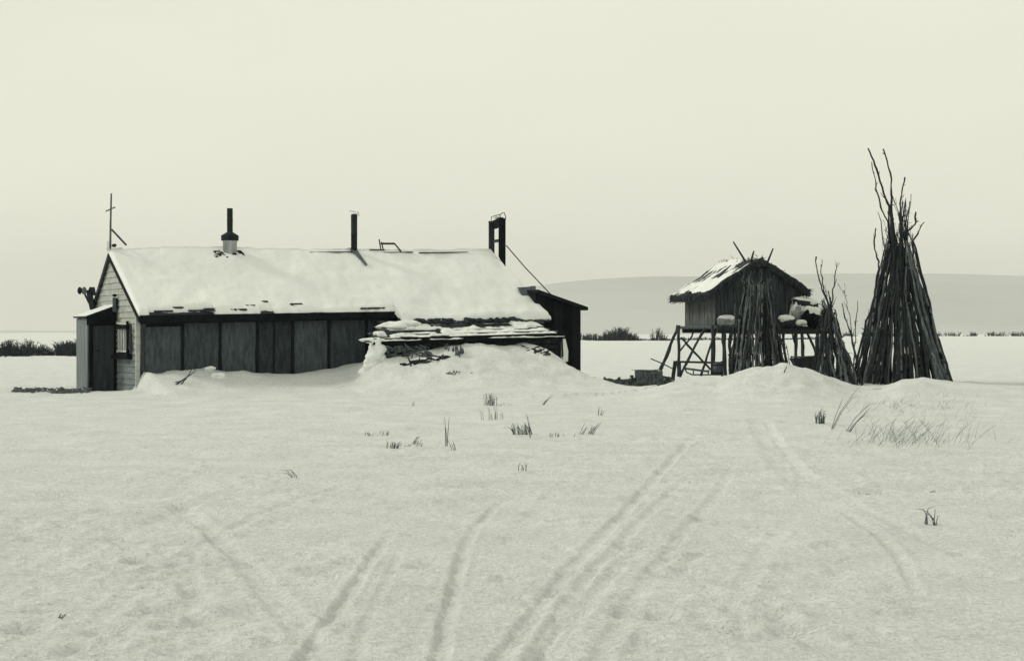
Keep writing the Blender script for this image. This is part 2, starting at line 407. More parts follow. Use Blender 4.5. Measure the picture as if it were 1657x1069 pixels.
# ------------------------------------------------------------------ HOUSE
house = empty('log_house', H(6, 2, 0), 'long low house with dark tar paper walls and a snow covered roof', 'house')
RU0, RU1 = -.06, 12.15
ZR, ZE = 3.96, 2.13        # ridge and eave
sl_f = (ZR - ZE) / 3.3
def roofz(v): return ZR - sl_f * (3.0 - v) if v < 3 else ZR - (v - 3) * .78
# front wall: tar paper panels behind dark seams
f = MB(); f.hexa([H(0, .02, -.2), H(12, .02, -.2), H(12, .3, -.2), H(0, .3, -.2), H(0, .02, 2.3), H(12, .02, 2.3), H(12, .3, 2.3), H(0, .3, 2.3)])
wallp = f.build('front_wall', TARDARK, house)
seam = [.10, 1.17, 2.22, 3.28, 4.32, 5.40, 6.55, 7.7, 9.0, 10.3, 11.9]
tone = [0, 1, 0, 2, 0, 1, 1, 0, 1, 1]
for i in range(len(seam) - 1):
    a, b_ = seam[i] + .05, seam[i + 1] - .05
    top = 1.93 - (.14 if i == 0 else 0); p = MB(); nn = 8
    # slightly buckled sheet
    ring = []
    for jj in range(5):
        for k in range(nn + 1):
            q = .006 * math.sin(k * 1.3 + i) + .006 * math.sin(jj * 2 + k * .7 + i * 2)
            e_ = rough(.012) if k in (0, nn) else 0
            ring.append(H(a + (b_ - a) * k / nn + e_, -.005 + q - .012, .0 + (top) * jj / 4))
    p.v = [tuple(x) for x in ring]
    for jj in range(4):
        for k in range(nn):
            c_ = jj * (nn + 1) + k; p.f.append((c_, c_ + 1, c_ + nn + 2, c_ + nn + 1))
    sub(p, 'tar_paper_panel', PANEL[tone[i]], wallp)
# battens
for u_ in (1.17, 2.22, 3.28, 4.32, 5.40):
    p = MB(); p.bar(H(u_, -.035, 0), H(u_ + rough(.02), -.035, 2.0), .07, .03, V); sub(p, 'batten', TARDARK, wallp)
p = MB(); p.bar(H(3.75, -.04, 0), H(3.77, -.04, 1.95), .035, .03, V); sub(p, 'batten', TARDARK, wallp)
# rear and right walls
f = MB(); f.bar(H(.1, 5.0, 1.1), H(12, 5.0, 1.1), 2.4, .2, U.cross(Vector((0, 0, 1)))); f.build('rear_wall', TARDARK, house)
f = MB(); f.prism([H(11.86, .31, -.2), H(11.86, 4.85, -.2), H(11.86, 4.85, 2.25), H(11.86, 3, 3.8), H(11.86, .31, 2.3)], U * .13); f.build('end_wall', TARDARK, house)
# gable wall of lapped boards
def gable_half(z):      # v limits at height z
    v0 = .0 if z < 2.28 else 3 - (ZR - .08 - z) / sl_f
    v1 = 5.0 if z < 2.2 else min(5.0, 3 + (ZR - .08 - z) / .78)
    return max(v0, 0), v1
f = MB(); f.prism([H(.03, .02, -.2), H(.03, 4.98, -.2), H(.03, 4.98, 2.2), H(.03, 3, ZR - .2), H(.03, .02, 2.15)], U * .15)
gw = f.build('gable_wall', CLAPLOW, house)
up = MB(); lo = MB(); z = -.1
while z < ZR - .15:
    z2 = min(z + .165, ZR - .1); a0, a1 = gable_half(z); c0, c1 = gable_half(z2)
    if c1 - c0 < .05: break
    mb = lo if z < .95 else up
    segs = sorted([random.uniform(.2, .8) for _ in range(2)]); cut = [0] + segs + [1]
    for k in range(3):
        s0, s1 = cut[k], cut[k + 1] - .004
        q = [H(-.035, a0 + (a1 - a0) * s0, z), H(-.035, a0 + (a1 - a0) * s1, z), H(.02, a0 + (a1 - a0) * s1, z), H(.02, a0 + (a1 - a0) * s0, z),
             H(-.008, c0 + (c1 - c0) * s0, z2), H(-.008, c0 + (c1 - c0) * s1, z2), H(.02, c0 + (c1 - c0) * s1, z2), H(.02, c0 + (c1 - c0) * s0, z2)]
        o_ = Vector((0, 0, rough(.008))); mb.hexa([p_ + o_ for p_ in q])
    z += .165
sub(up, 'clapboards', CLAP, gw); sub(lo, 'lower_clapboards', CLAPLOW, gw)
p = MB(); p.bar(H(-.05, .03, -.1), H(-.05, .03, 2.2), .1, .09, V); sub(p, 'corner_board', CLAP, gw)
# roof deck
r = MB()
for (u0, u1, ve) in ((RU0, 7.32, -.28), (7.32, RU1, -.80)):
    r.prism([H(u0, ve, roofz(ve) - .05), H(u0, 3, ZR - .05), H(u0, 3, ZR - .13), H(u0, ve, roofz(ve) - .13)], H(u1, 0, 0) - H(u0, 0, 0))
r.prism([H(RU0, 3.003, ZR - .05), H(RU0, 5.35, roofz(5.35) - .05), H(RU0, 5.35, roofz(5.35) - .13), H(RU0, 3.003, ZR - .13)], H(RU1, 0, 0) - H(RU0, 0, 0))
roof = r.build('roof', WOODD, house)
# fascia under the front eave, its black also standing in for the eave shadow
p = MB(); p.hexa([H(-.06, -.33, ZE - .24), H(7.30, -.33, ZE - .22), H(7.30, -.285, ZE - .22), H(-.06, -.285, ZE - .24), H(-.06, -.33, ZE - .03), H(7.30, -.33, ZE - .03), H(7.30, -.285, ZE - .03), H(-.06, -.285, ZE - .03)])
sub(p, 'fascia', FASCIA, roof)
p = MB(); p.hexa([H(.0, -.284, ZE - .26), H(7.3, -.284, ZE - .26), H(7.3, .0, ZE - .26), H(.0, .0, ZE - .26), H(.0, -.284, ZE - .20), H(7.3, -.284, ZE - .20), H(7.3, .0, ZE - .20), H(.0, .0, ZE - .20)])
sub(p, 'soffit', FASCIA, roof)
# rake boards of the left gable
for v0, v1 in ((-.34, 3.03), (5.4, 2.97)):
    z0 = roofz(v0) - .14; z1 = ZR - .12
    p = MB(); p.bar(H(-.085, v0, z0), H(-.085, v1, z1), .055, .12, (0, 0, 1)); sub(p, 'rake_board', TARDARK if v0 < 0 else WOODD, roof)
# snow on the roof
def snow_sheet(u0, u1, v0fn, v1, nu, nv, thick, seed, roofz=roofz):
    m = MB(); idx = {}
    for j in range(nv + 1):
        for i in range(nu + 1):
            u_ = u0 + (u1 - u0) * i / nu; vv0 = v0fn(u_); t = j / nv; t = t ** 1.25 if v1 > vv0 else t
            v_ = vv0 + (v1 - vv0) * t
            e_ = min(1, min(i, nu - i) / 2.) * min(1, (j + .001) / 2.)
            k = float(fbm(np.array(u_ * .8), np.array(v_ * .8 + seed), seed, 3)); k2 = float(fbm(np.array(u_ * 4.), np.array(v_ * 4 + seed), seed + 3, 2))
            h = thick * (.35 + .65 * e_) * (1 + .95 * k) + .028 * k2
            p_ = H(u_, v_, roofz(v_) - .05 + max(h, .015)); m.v.append(tuple(p_))
    n1 = (nu + 1) * (nv + 1)
    for j in range(nv):
        for i in range(nu):
            a = j * (nu + 1) + i; m.f.append((a, a + 1, a + nu + 2, a + nu + 1))
    # skirts
    def skirt(ids, dz):
        b = len(m.v)
        for q in ids: x_, y_, z_ = m.v[q]; m.v.append((x_, y_, z_ - dz))
        for k in range(len(ids) - 1): m.f.append((ids[k], b + k, b + k + 1, ids[k + 1]))
    skirt([i for i in range(nu + 1)], thick * .55 + .02)
    skirt([j * (nu + 1) for j in range(nv + 1)][::-1], thick * .6 + .02)
    skirt([j * (nu + 1) + nu for j in range(nv + 1)], thick * .6 + .02)
    skirt([nv * (nu + 1) + i for i in range(nu + 1)], thick * .5)
    return m
def edge1(u_): return -.33 + .07 * abs(float(fbm(np.array(u_ * 2.2), np.array(3.), 61, 3))) * 2 + (.16 if float(vn(u_ * 1.7, 8.1, 4)) > .22 and u_ < 4 else 0)
def edge2(u_): return -.80 + .28 * max(0, float(fbm(np.array(u_ * 1.1 + 2), np.array(9.), 66, 3)))
sub(snow_sheet(RU0 - .03, RU1 + .03, lambda q: edge1(q) if q < 7.33 else edge2(q), 3.0, 400, 34, .14, 5), 'roof_snow', ROOFSNOW, roof, True)
sub(snow_sheet(RU0 - .03, RU1 + .03, lambda u_: 5.38, 3.0, 120, 12, .13, 9), 'roof_snow', ROOFSNOW, roof, True)
# bare boards and sods showing through near the eave
for k, (px_, ln, vv) in enumerate([(.35, .5, -.27), (1.3, .7, -.26), (1.75, .3, -.19), (2.45, .45, -.24), (2.95, .28, -.05), (4.3, .3, .0), (6.3, .8, -.27), (.9, .25, -.1), (3.5, .12, .15)]):
    p = MB(); n_ = 12
    for q in range(n_):
        uu = px_ + ln * q / n_; p.blob(H(uu, vv + rough(.03), roofz(vv) + .055), (.05 + rough(.02), .035, .028), 100 + k * 20 + q, .3, 7, 5)
    sub(p, 'bare_sod', THATCH, roof)
# dark clods along the lower right eave
p = MB()
for k in range(110):
    uu = random.choice([random.uniform(7.5, 8.9), random.uniform(9.2, 11.0)]); p.blob(H(uu, -.80 + rough(.06), roofz(-.8) - .05 + rough(.06)), (.08, .05, .04), k, .35, 7, 5)
sub(p, 'eave_sod', THATCH, roof)
# ridge boards peeking out on the right half
for u0, u1 in ((5.9, 7.3), (8.3, 9.3), (9.5, 11.2)):
    p = MB(); p.bar(H(u0, 2.80, roofz(2.8) + .075), H(u1, 2.82, roofz(2.82) + .085), .05, .03); sub(p, 'ridge_board', WOODD, roof)

# stove pipe with galvanised base
D1 = 46.2
def on_ridge(px, v=3.0):
    """u on the ridge seen at photo column px"""
    k = (px - CX) / F
    return ((O.y + V.y * v) * k - O.x - V.x * v) / (U.x - k * U.y)
u1_ = on_ridge(372, 2.75); zt = roofz(2.75)
def ringtube(mb, c, prof, n=20):
    """lathe: prof = (radius, height)"""
    b = len(mb.v)
    for r_, h_ in prof:
        for k in range(n):
            a = 2 * math.pi * k / n; mb.v.append((c.x + r_ * math.cos(a), c.y + r_ * math.sin(a), c.z + h_))
    for i in range(len(prof) - 1):
        for k in range(n):
            k2 = (k + 1) % n; mb.f.append((b + i * n + k, b + i * n + k2, b + (i + 1) * n + k2, b + (i + 1) * n + k))
p = MB(); c = H(u1_, 2.75, zt); ringtube(p, c, [(.001, -.1), (.185, -.1), (.215, .46), (.235, .47), (.001, .47)]); chim = p.build('chimney', GALV, house, True)
p = MB(); ringtube(p, c, [(.22, .43), (.255, .44), (.26, .58), (.10, .68), (.001, .69)]); sub(p, 'chimney_collar', IRON, chim)
p = MB(); ringtube(p, c, [(.085, .62), (.085, 1.0), (.092, 1.0), (.092, 1.03), (.085, 1.03), (.085, 1.38), (.076, 1.38), (.076, 1.0)]); sub(p, 'chimney_pipe', IRON, chim)
p = MB()
for k in range(46):
    a = random.uniform(0, 6.28); q = random.uniform(.1, .5); uu = u1_ + math.cos(a) * q * 1.15 - .1; v_ = 2.70 + math.sin(a) * q * .5
    p.blob(H(uu, v_, roofz(v_) + .05 + rough(.02)), (.11, .1, .07), 500 + k, .35, 8, 5)
sub(p, 'soot_ring', IRON, chim)
# second plain pipe
u2_ = on_ridge(573, 2.9); c = H(u2_, 2.9, ZR - .05)
p = MB(); ringtube(p, c, [(.095, -.1), (.095, .55), (.102, .55), (.102, .58), (.095, .58), (.098, 1.16), (.088, 1.18), (.088, .6)]); st = p.build('stove_pipe', IRON, house, True)
p = MB(); p.blob(c + Vector((.05, 0, 1.2)), (.085, .085, .06), 3, .3); sub(p, 'snow_cap', ROOFSNOW, st, True)
p = MB(); p.tube([c + Vector((-.15, 0, 1.28)), c + Vector((0, 0, 1.27)), c + Vector((.14, 0, 1.24)), c + Vector((.15, 0, 1.12))], .008, 5); sub(p, 'wire', IRON, st)
p = MB(); p.prism([H(u2_ - .1, 2.88, roofz(2.88) + .1), H(u2_ + .08, 2.88, roofz(2.88) + .1), H(u2_ + .06, 2.0, roofz(2.0) + .095), H(u2_ - .0, 2.0, roofz(2.0) + .095)], (0, 0, .03)); sub(p, 'dark_plate', TRIM, st)  # dark plate tapering down the slope below the pipe
# saw-horse like ladder end on the ridge
u3 = on_ridge(630, 3); p = MB()
zz = ZR + .08
p.bar(H(u3 - .28, 3, zz + .17), H(u3 + .16, 3, zz + .17), .05, .06)
for a in (-.30, -.22): p.bar(H(u3 + a, 2.95, zz - .05), H(u3 + a - .05, 2.98, zz + .30 - (a + .3)), .035, .035)
p.bar(H(u3 + .16, 2.98, zz + .18), H(u3 + .33, 2.85, zz - .08), .04, .04); p.bar(H(u3 - .7, 2.9, zz - .03), H(u3 - .2, 2.9, zz - .02), .04, .03)
p.build('roof_ladder', WOODD, house)

# cross on the mast
um = -.04; top = P(178, 313, 45.6); base = H(um, 3, ZR + .02)
xm = base.x; ym = base.y
p = MB(); p.tube([base, Vector((base.x + .01, ym, 3.05 + 1.7)), Vector((base.x + .03, ym, top.z))], [.035, .028, .024], 7); mast = p.build('cross', TRIM, house)
p = MB(); p.bar((xm - .12, ym - .03, P(0, 342, 45.6).z), (xm + .15, ym - .03, P(0, 335, 45.6).z), .035, .03); sub(p, 'cross_arm', TRIM, mast)
p = MB(); p.bar((xm + .04, ym - .02, P(0, 371, 45.6).z), H(.42, 3.0, ZR + .16), .035, .05); sub(p, 'brace', WOOD, mast)
p = MB(); p.bar(H(-.14, 3, ZR + .04), H(.3, 3.0, ZR + .075), .06, .05); p.bar(H(-.11, 3.04, ZR), H(-.11, 3.0, ZR + .28), .09, .03, U); sub(p, 'foot_block', WHITE, mast)
p = MB(); p.blob(H(.06, 2.95, ZR + .15), (.06, .06, .05), 4, .2, 8, 6); sub(p, 'insulator', IRON, mast)

# belfry frame at the right end of the ridge
ub = 12.32
bf = MB()
A = H(ub, 3.35, 0); B = H(ub + .08, 2.48, 0)
zt1 = P(0, 358, 51.6).z; zt2 = P(0, 352, 51).z
def board(mb, c, z0, z1, wd, cut=0.):
    # upright plank facing the camera, its foot cut along the roof slope
    for s_ in (0,):
        a = c - U * wd / 2; b_ = c + U * wd / 2
        mb.hexa([Vector((a.x, a.y, z0 + cut)), Vector((b_.x, b_.y, z0 - cut)), Vector((b_.x, b_.y, z0 - cut)) + V * .05, Vector((a.x, a.y, z0 + cut)) + V * .05,
                 Vector((a.x, a.y, z1)), Vector((b_.x, b_.y, z1)), Vector((b_.x, b_.y, z1)) + V * .05, Vector((a.x, a.y, z1)) + V * .05])
cA = P(796, 400, 51.6); cA.z = 0; cB = P(813, 400, 50.8); cB.z = 0
m = MB(); zlow = P(0, 408, 51.6).z; board(m, cA, zlow - .1, zt1, .19)
m.bar(Vector((cA.x - .11, cA.y - .02, zt1 - .03)), Vector((cA.x + .1, cA.y - .02, zt1 - .03)), .05, .07)
bell = m.build('bell_frame', WOODD, house)
m = MB(); board(m, cB, P(0, 425, 50.8).z, P(0, 353, 50.8).z, .23, .20); sub(m, 'post', FASCIA, bell)
m = MB(); m.bar(Vector((cA.x + .08, cA.y - .06, P(0, 362, 51).z)), Vector((cB.x - .02, cB.y - .03, P(0, 359, 51).z)), .12, .26); sub(m, 'crosspiece', FASCIA, bell)
m = MB(); m.bar(Vector((cA.x + .06, cA.y - .04, P(0, 389, 51).z)), Vector((cB.x - .02, cB.y, P(0, 389, 51).z)), .06, .09); sub(m, 'crosspiece', WOODD, bell)
m = MB(); m.tube([P(x_, y_, 51.1) for x_, y_ in ((795, 358), (795, 351), (801, 349), (808, 347), (810, 351), (810, 356))], .012, 5)
m.tube([P(x_, y_, 51.1) for x_, y_ in ((808, 349), (812, 345), (816, 344), (818, 350), (818, 356))], .014, 5); sub(m, 'wire_hoop', IRON, bell)
m = MB(); m.blob(P(804, 352, 51.2), (.13, .1, .05), 6, .4); sub(m, 'snow_cap', ROOFSNOW, bell, True)
m = MB(); m.tube([P(819, 397, 50.9), P(850, 433, 50.9), P(893, 478, 50.9)], .018, 5); sub(m, 'guy_pole', WOODD, bell)

# annex at the right end
AU0, AU1 = 11.98, 13.55
ann_z0 = 2.55; ann_z1 = 2.06
m = MB(); m.prism([H(AU0 + .02, -.16, -.5), H(AU1, -.16, -.5), H(AU1, -.16, ann_z1), H(AU0 + .02, -.16, ann_z0)], V * 3.6)
ann = m.build('annex', TARDARK, house)
for k in range(5):
    m = MB(); uu = AU0 + .05 + k * .31; m.bar(H(uu + .15, -.172, -.4), H(uu + .15, -.172, ann_z0 - .02 - (uu + .15 - AU0) * .31), .30, .02, V); sub(m, 'siding_board', FASCIA if k % 2 else TARDARK, ann)
m = MB(); m.prism([H(AU0 + .0, -.38, ann_z0 + .03), H(AU1 + .17, -.38, ann_z1 - .02), H(AU1 + .17, -.38, ann_z1 + .08), H(AU0 + .0, -.38, ann_z0 + .14)], V * 4.0); ar = sub(m, 'annex_roof', TARDARK, ann)
m = MB()
n_ = 30
for j in range(9):
    for i in range(n_ + 1):
        uu = AU0 + .02 + (AU1 + .05 - AU0) * i / n_; v_ = -.36 + 3.9 * j / 8; h = .05 + .03 * float(fbm(np.array(uu * 2), np.array(v_), 15, 3)); h *= min(1, i / 2, (n_ - i) / 2 + .1)
        m.v.append(tuple(H(uu, v_, ann_z0 + .125 - (uu - AU0) * .318 + (h if j > 0 else .0))))
for j in range(8):
    for i in range(n_): a = j * (n_ + 1) + i; m.f.append((a, a + 1, a + n_ + 2, a + n_ + 1))
sub(m, 'annex_roof_snow', ROOFSNOW, ann, True)
# side board standing along the roof rake
q0 = P(838, 465, 48.9); q1 = P(866, 463, 49.1); q2 = P(867, 512, 48.6); q3 = P(862, 508, 48.5)
m = MB(); m.prism([q0, q1, q2, q3], V * .05); sub(m, 'windboard', TRIM, ann)
m = MB(); m.prism([P(863, 462.5, 48.95), P(867, 462.5, 48.95), P(867, 477, 48.9), P(863, 476, 48.9)], V * .2); sub(m, 'corner_post', TRIM, ann)

# porch at the gable
PU, PV0, PV1 = -.80, 2.40, 3.72
m = MB(); m.prism([H(PU, PV0, -.3), H(-.04, PV0, -.3), H(-.04, PV0, 2.34), H(PU, PV0, 2.06)], V * .06); porch = m.build('porch', TARDARK, house)
m = MB()
for k in range(7):
    a = PV0 + .0 + (PV1 - PV0) * k / 7; b_ = PV0 + (PV1 - PV0) * (k + 1) / 7 - .008
    m.hexa([H(PU - .03, a, -.3), H(PU - .03, b_, -.3), H(PU + .03, b_, -.3), H(PU + .03, a, -.3), H(PU - .03, a, 2.05 + rough(.03)), H(PU - .03, b_, 2.05 + rough(.03)), H(PU + .03, b_, 2.05), H(PU + .03, a, 2.05)])
sub(m, 'porch_front', SIDING, porch)
m = MB(); m.prism([H(PU, PV1, -.3), H(-.04, PV1, -.3), H(-.04, PV1, 2.34), H(PU, PV1, 2.06)], V * -.05); sub(m, 'porch_side', SIDING, porch)
m = MB(); m.prism([H(PU - .10, PV0 - .13, 2.07), H(-.04, PV0 - .13, 2.35), H(-.04, PV0 - .13, 2.41), H(PU - .10, PV0 - .13, 2.12)], V * (PV1 - PV0 + .2)); sub(m, 'porch_roof', WOODD, porch)
m = MB(); m.prism([H(PU - .08, PV0 - .16, 1.86), H(-.06, PV0 - .16, 1.96), H(-.06, PV0 - .16, 2.36), H(PU - .08, PV0 - .16, 2.09)], V * .035); sub(m, 'porch_shade_board', FASCIA, porch)  # black board standing in for the shadow under the porch roof
m = MB()
n_ = 14
for j in range(9):
    for i in range(n_ + 1):
        uu = PU - .11 + (.09 - PU) * i / n_; v_ = PV0 - .15 + 1.5 * j / 8; h = .012 * (1 + float(fbm(np.array(uu * 3), np.array(v_ * 3), 25, 3))); h *= .15 if j in (0, 8) or i in (0,) else 1
        m.v.append(tuple(H(min(uu, -.04), v_, 2.12 + (uu - PU + .1) * .345 + h)))
for j in range(8):
    for i in range(n_): a = j * (n_ + 1) + i; m.f.append((a, a + 1, a + n_ + 2, a + n_ + 1))
sub(m, 'porch_snow', ROOFSNOW, porch, True)
# little side board and knob over the porch
m = MB(); m.bar(H(-.12, PV0 - .2, 2.22), H(-.12, PV0 - .2, 2.62), .10, .06, V); sub(m, 'porch_post_cap', TRIM, porch)
m = MB(); m.bar(H(-.02, PV0 - .22, 2.30), H(-.02, PV0 - .22, 2.60), .13, .05, V); m.blob(H(-.12, PV0 - .2, 2.68), (.06, .06, .045), 3, .1, 8, 6); sub(m, 'lamp', IRON, porch)
# door of vertical boards
m = MB()
for k in range(4):
    a = PU + .13 + k * .145; m.hexa([H(a, PV0 - .035, -.12), H(a + .138, PV0 - .035, -.12), H(a + .138, PV0 - .004, -.12), H(a, PV0 - .004, -.12), H(a, PV0 - .035, 1.84), H(a + .138, PV0 - .035, 1.84), H(a + .138, PV0 - .004, 1.84), H(a, PV0 - .004, 1.84)])
door = sub(m, 'door', DOOR, porch)
m = MB(); m.bar(H(PU + .62, PV0 - .06, .9), H(PU + .62, PV0 - .06, 1.02), .03, .03, V); sub(m, 'door_handle', IRON, porch)
m = MB(); m.bar(H(PU + .2, PV0 - .045, 1.16), H(PU + .32, PV0 - .045, 1.14), .03, .02, V); sub(m, 'latch', IRON, porch)
m = MB()
m.bar(H(PU + .07, PV0 - .05, -.2), H(PU + .07, PV0 - .05, 1.9), .10, .045, V); m.bar(H(PU + .755, PV0 - .05, -.2), H(PU + .755, PV0 - .05, 1.9), .075, .045, V)
sub(m, 'door_frame', FASCIA, porch)

# window in the gable
WV0, WV1, WZ0, WZ1 = .98, 2.12, 1.08, 1.86
m = MB(); m.hexa([H(-.05, WV0, WZ0), H(-.05, WV1, WZ0), H(-.03, WV1, WZ0), H(-.03, WV0, WZ0), H(-.05, WV0, WZ1), H(-.05, WV1, WZ1), H(-.03, WV1, WZ1), H(-.03, WV0, WZ1)])
win = m.build('window', FASCIA, house)
m = MB(); m.hexa([H(-.058, WV0 + .06, WZ0 + .06), H(-.058, WV1 - .06, WZ0 + .06), H(-.052, WV1 - .06, WZ0 + .06), H(-.052, WV0 + .06, WZ0 + .06), H(-.058, WV0 + .06, WZ1 - .06), H(-.058, WV1 - .06, WZ1 - .06), H(-.052, WV1 - .06, WZ1 - .06), H(-.052, WV0 + .06, WZ1 - .06)]); sub(m, 'pane', GLASS, win)
m = MB()
for vv in (WV0 + .08, WV0 + .36, WV0 + .64, WV0 + .92): m.bar(H(-.075, vv, WZ0 + .04), H(-.075, vv, WZ1 - .04), .05, .03, U)
m.bar(H(-.075, WV0, WZ0 + .05), H(-.075, WV1, WZ0 + .05), .03, .05); m.bar(H(-.07, WV0, WZ1), H(-.07, WV1, WZ1 + .05), .05, .05); sub(m, 'frame', WHITE, win)
m = MB(); m.bar(H(-.10, WV0 - .3, WZ0 - .08), H(-.10, WV1 + .1, WZ0 - .08), .12, .16); sub(m, 'sill', FASCIA, win)
m = MB(); m.bar(H(-.10, WV0 - .12, WZ1 - .06), H(-.10, WV1 + .05, WZ1 - .06), .10, .12); m.bar(H(-.09, WV0 - .06, WZ0), H(-.09, WV0 - .06, WZ1 + .1), .10, .05, U); sub(m, 'hood', FASCIA, win)
m = MB()
for a in range(5): m.bar(H(-.08, WV0 - .36 + rough(.05), WZ0 + .12 * a + .05), H(-.08, WV0 - .26 + rough(.08), WZ0 + .12 * a + .18), .06, .05, U)
m.bar(H(-.08, WV0 - .42, WZ0), H(-.08, WV0 - .40, WZ1), .05, .04, U); sub(m, 'shutter_hook', WOODD, win)

# bracket on the back slope, seen left of the gable
p0 = P(152, 478, 47.2)
m = MB(); m.tube([P(152, 478, 47), P(150, 466, 47), P(146, 468, 47)], .07, 6)
m.bar(P(128, 471, 47), P(152, 471, 47), .05, .06); m.bar(P(136, 473, 47), P(144, 490, 47), .04, .05); m.bar(P(144, 470, 47), P(150, 500, 47), .14, .14)
br = m.build('bracket', WOODD, house)
for k, x_ in enumerate((129, 136, 147)):
    m = MB(); m.blob(P(x_, 470, 46.9), (.07, .07, .11), k, .1, 9, 6); sub(m, 'insulator', IRONL if k == 1 else IRON, br)

# ------------------------------------------------------------------ LEAN-TO before the right half
lt = empty('lean_to', H(8.6, -1, 0), 'low snowy shed half buried in the drift before the long house', 'shed')
LU0, LU1, LVF, LVB = 5.95, 11.75, -2.0, -.12
LZF, LZB = 1.34, 1.86
def skew(v): return 1.25 * (v - LVF) / (LVB - LVF)
def lz(v): return LZF + (LZB - LZF) * (v - LVF) / (LVB - LVF)
m = MB(); m.hexa([H(LU0 + .15, LVF + .15, -.2), H(LU1 - .1, LVF + .15, -.2), H(LU1 - .1, LVF + .3, -.2), H(LU0 + .15, LVF + .3, -.2), H(LU0 + .15, LVF + .15, LZF - .02), H(LU1 - .1, LVF + .15, LZF - .02), H(LU1 - .1, LVF + .3, LZF), H(LU0 + .15, LVF + .3, LZF)])
lw = m.build('wall', FASCIA, lt)
m = MB()
for k in range(7):
    zz = .25 + k * .15; m.tube([H(LU0 + .05, LVF + .10 + rough(.02), zz + rough(.015)), H(7.5, LVF + .1 + rough(.03), zz + rough(.02)), H(9.2, LVF + .1, zz + rough(.02)), H(LU1, LVF + .1 + rough(.02), zz)], .075, 7)
sub(m, 'wall_logs', BARK, lw)
m = MB()
for s_ in range(5): m.tube([H(LU0 + .10, LVF + .1, .4 + .17 * s_), H(LU0 + 1.3, LVB, .4 + .2 * s_)], .08, 7)
sub(m, 'side_logs', TARDARK, lw)
# roof boards, one after the other up the slope
rb = MB()
for k in range(9):
    v0 = LVF - .22 + k * .235
    z0 = lz(v0) + .02; d = rough(.15)
    rb.bar(H(LU0 - .1 + d + skew(v0), v0 + .1, z0 + rough(.012)), H(LU1 + .05 + rough(.2), v0 + .1, z0 + rough(.02)), .20, .05)
lr = rb.build('roof', WOOD, lt)
m = MB(); m.bar(H(LU0 - .12, LVF - .20, LZF - .06), H(LU1 + .1, LVF - .20, LZF - .03), .08, .17); sub(m, 'eave_log', FASCIA, lr)
# snow ribbons lying on the boards
m = MB()
def ribbon(mb, u0, u1, v0, v1, th, seed, cut=.0):
    nu = max(8, int((u1 - u0) * 22)); b = len(mb.v); rows = 6
    for i in range(nu + 1):
        uu = u0 + skew(v0) + (u1 - u0 - skew(v0)) * i / nu; a = float(fbm(np.array(uu * 2.3 + seed), np.array(seed * 1.7), seed, 3)); c_ = float(fbm(np.array(uu * 3.1 - seed), np.array(seed * .7), seed + 5, 3))
        e_ = min(1, i / 3, (nu - i) / 3); vv0 = v0 + .10 * a; vv1 = v1 + .10 * c_; g = max(.02, (.55 + a + c_)) * e_
        for j in range(rows):
            t = j / (rows - 1); v_ = vv0 + (vv1 - vv0) * t
            h = th * .62 * math.sin(math.pi * t) ** .35 * g * (1 + .5 * float(fbm(np.array(uu * 9), np.array(v_ * 9), seed, 2))) if g > cut else .0
            mb.v.append(tuple(H(uu, v_, lz(v_) + .03 + h)))
    for i in range(nu):
        for j in range(rows - 1): q = b + i * rows + j; mb.f.append((q, q + rows, q + rows + 1, q + 1))
ribbon(m, LU0 + .2, LU1 + .05, LVF - .28, LVF - .02, .10, 3)
ribbon(m, LU0 + .5, LU1 + .0, LVF + .06, LVF + .22, .08, 7)
ribbon(m, LU0 + .7, 8.0, LVF + .36, LVF + .46, .06, 9)
ribbon(m, 8.0, LU1 - .1, LVF + .26, LVF + .56, .10, 11)
ribbon(m, LU0 + .3, LU1 - .3, LVF + .66, LVF + .84, .10, 13)
ribbon(m, 10.2, LU1 - .05, LVF + .8, LVF + 1.4, .15, 15)
ribbon(m, LU0 + .5, LU0 + 2.2, LVF + .9, LVF + 1.35, .16, 17)
ribbon(m, LU0 + .5, LU1 - .3, LVF + 1.2, LVF + 1.55, .10, 19)
sub(m, 'shed_snow', ROOFSNOW, lr, True)
m = MB()
for k, (uu, vv, zz, rx, rz) in enumerate([(LU0 + .35, LVF + .9, .10, .42, .12), (LU0 + .02, LVF - .12, .0, .30, .08), (LU0 + .8, LVF + 1.1, .10, .3, .1), (LU0 + .1, LVF + .3, .04, .2, .09)]):
    m.blob(H(uu + skew(vv), vv, lz(vv) + zz), (rx, rx * .6, rz), k + 30, .3)
sub(m, 'shed_snow', ROOFSNOW, lr, True)
# post at the right, hung with frozen snow
m = MB(); m.tube([H(LU1 + .02, LVF - .16, LZF + .02), H(LU1 + .04, LVF - .18, .7)], .03, 6); m.build('post', WOODD, lt)
m = MB(); m.prism([H(LU1 + .10, LVF - .1, LZF + .03), H(LU1 + .30, LVF + .1, 1.2), H(LU1 + .42, LVF + .15, .85), H(LU1 + .38, LVF + .1, .55), H(LU1 + .10, LVF - .1, .55)], V * .12); m.build('hanging_canvas', ROOFSNOW, lt)
# snow pillar at the left corner
m = MB()
for k in range(12): m.blob(H(LU0 + .04 + rough(.03) - .012 * (11 - k), LVF - .12 + rough(.03), .36 + k * .074 + rough(.02)), (.16 + .014 * (11 - k) + rough(.02), .18, .19), k + 50, .3, 18, 12)
m.build('snow_pillar', SNOW, lt, True)
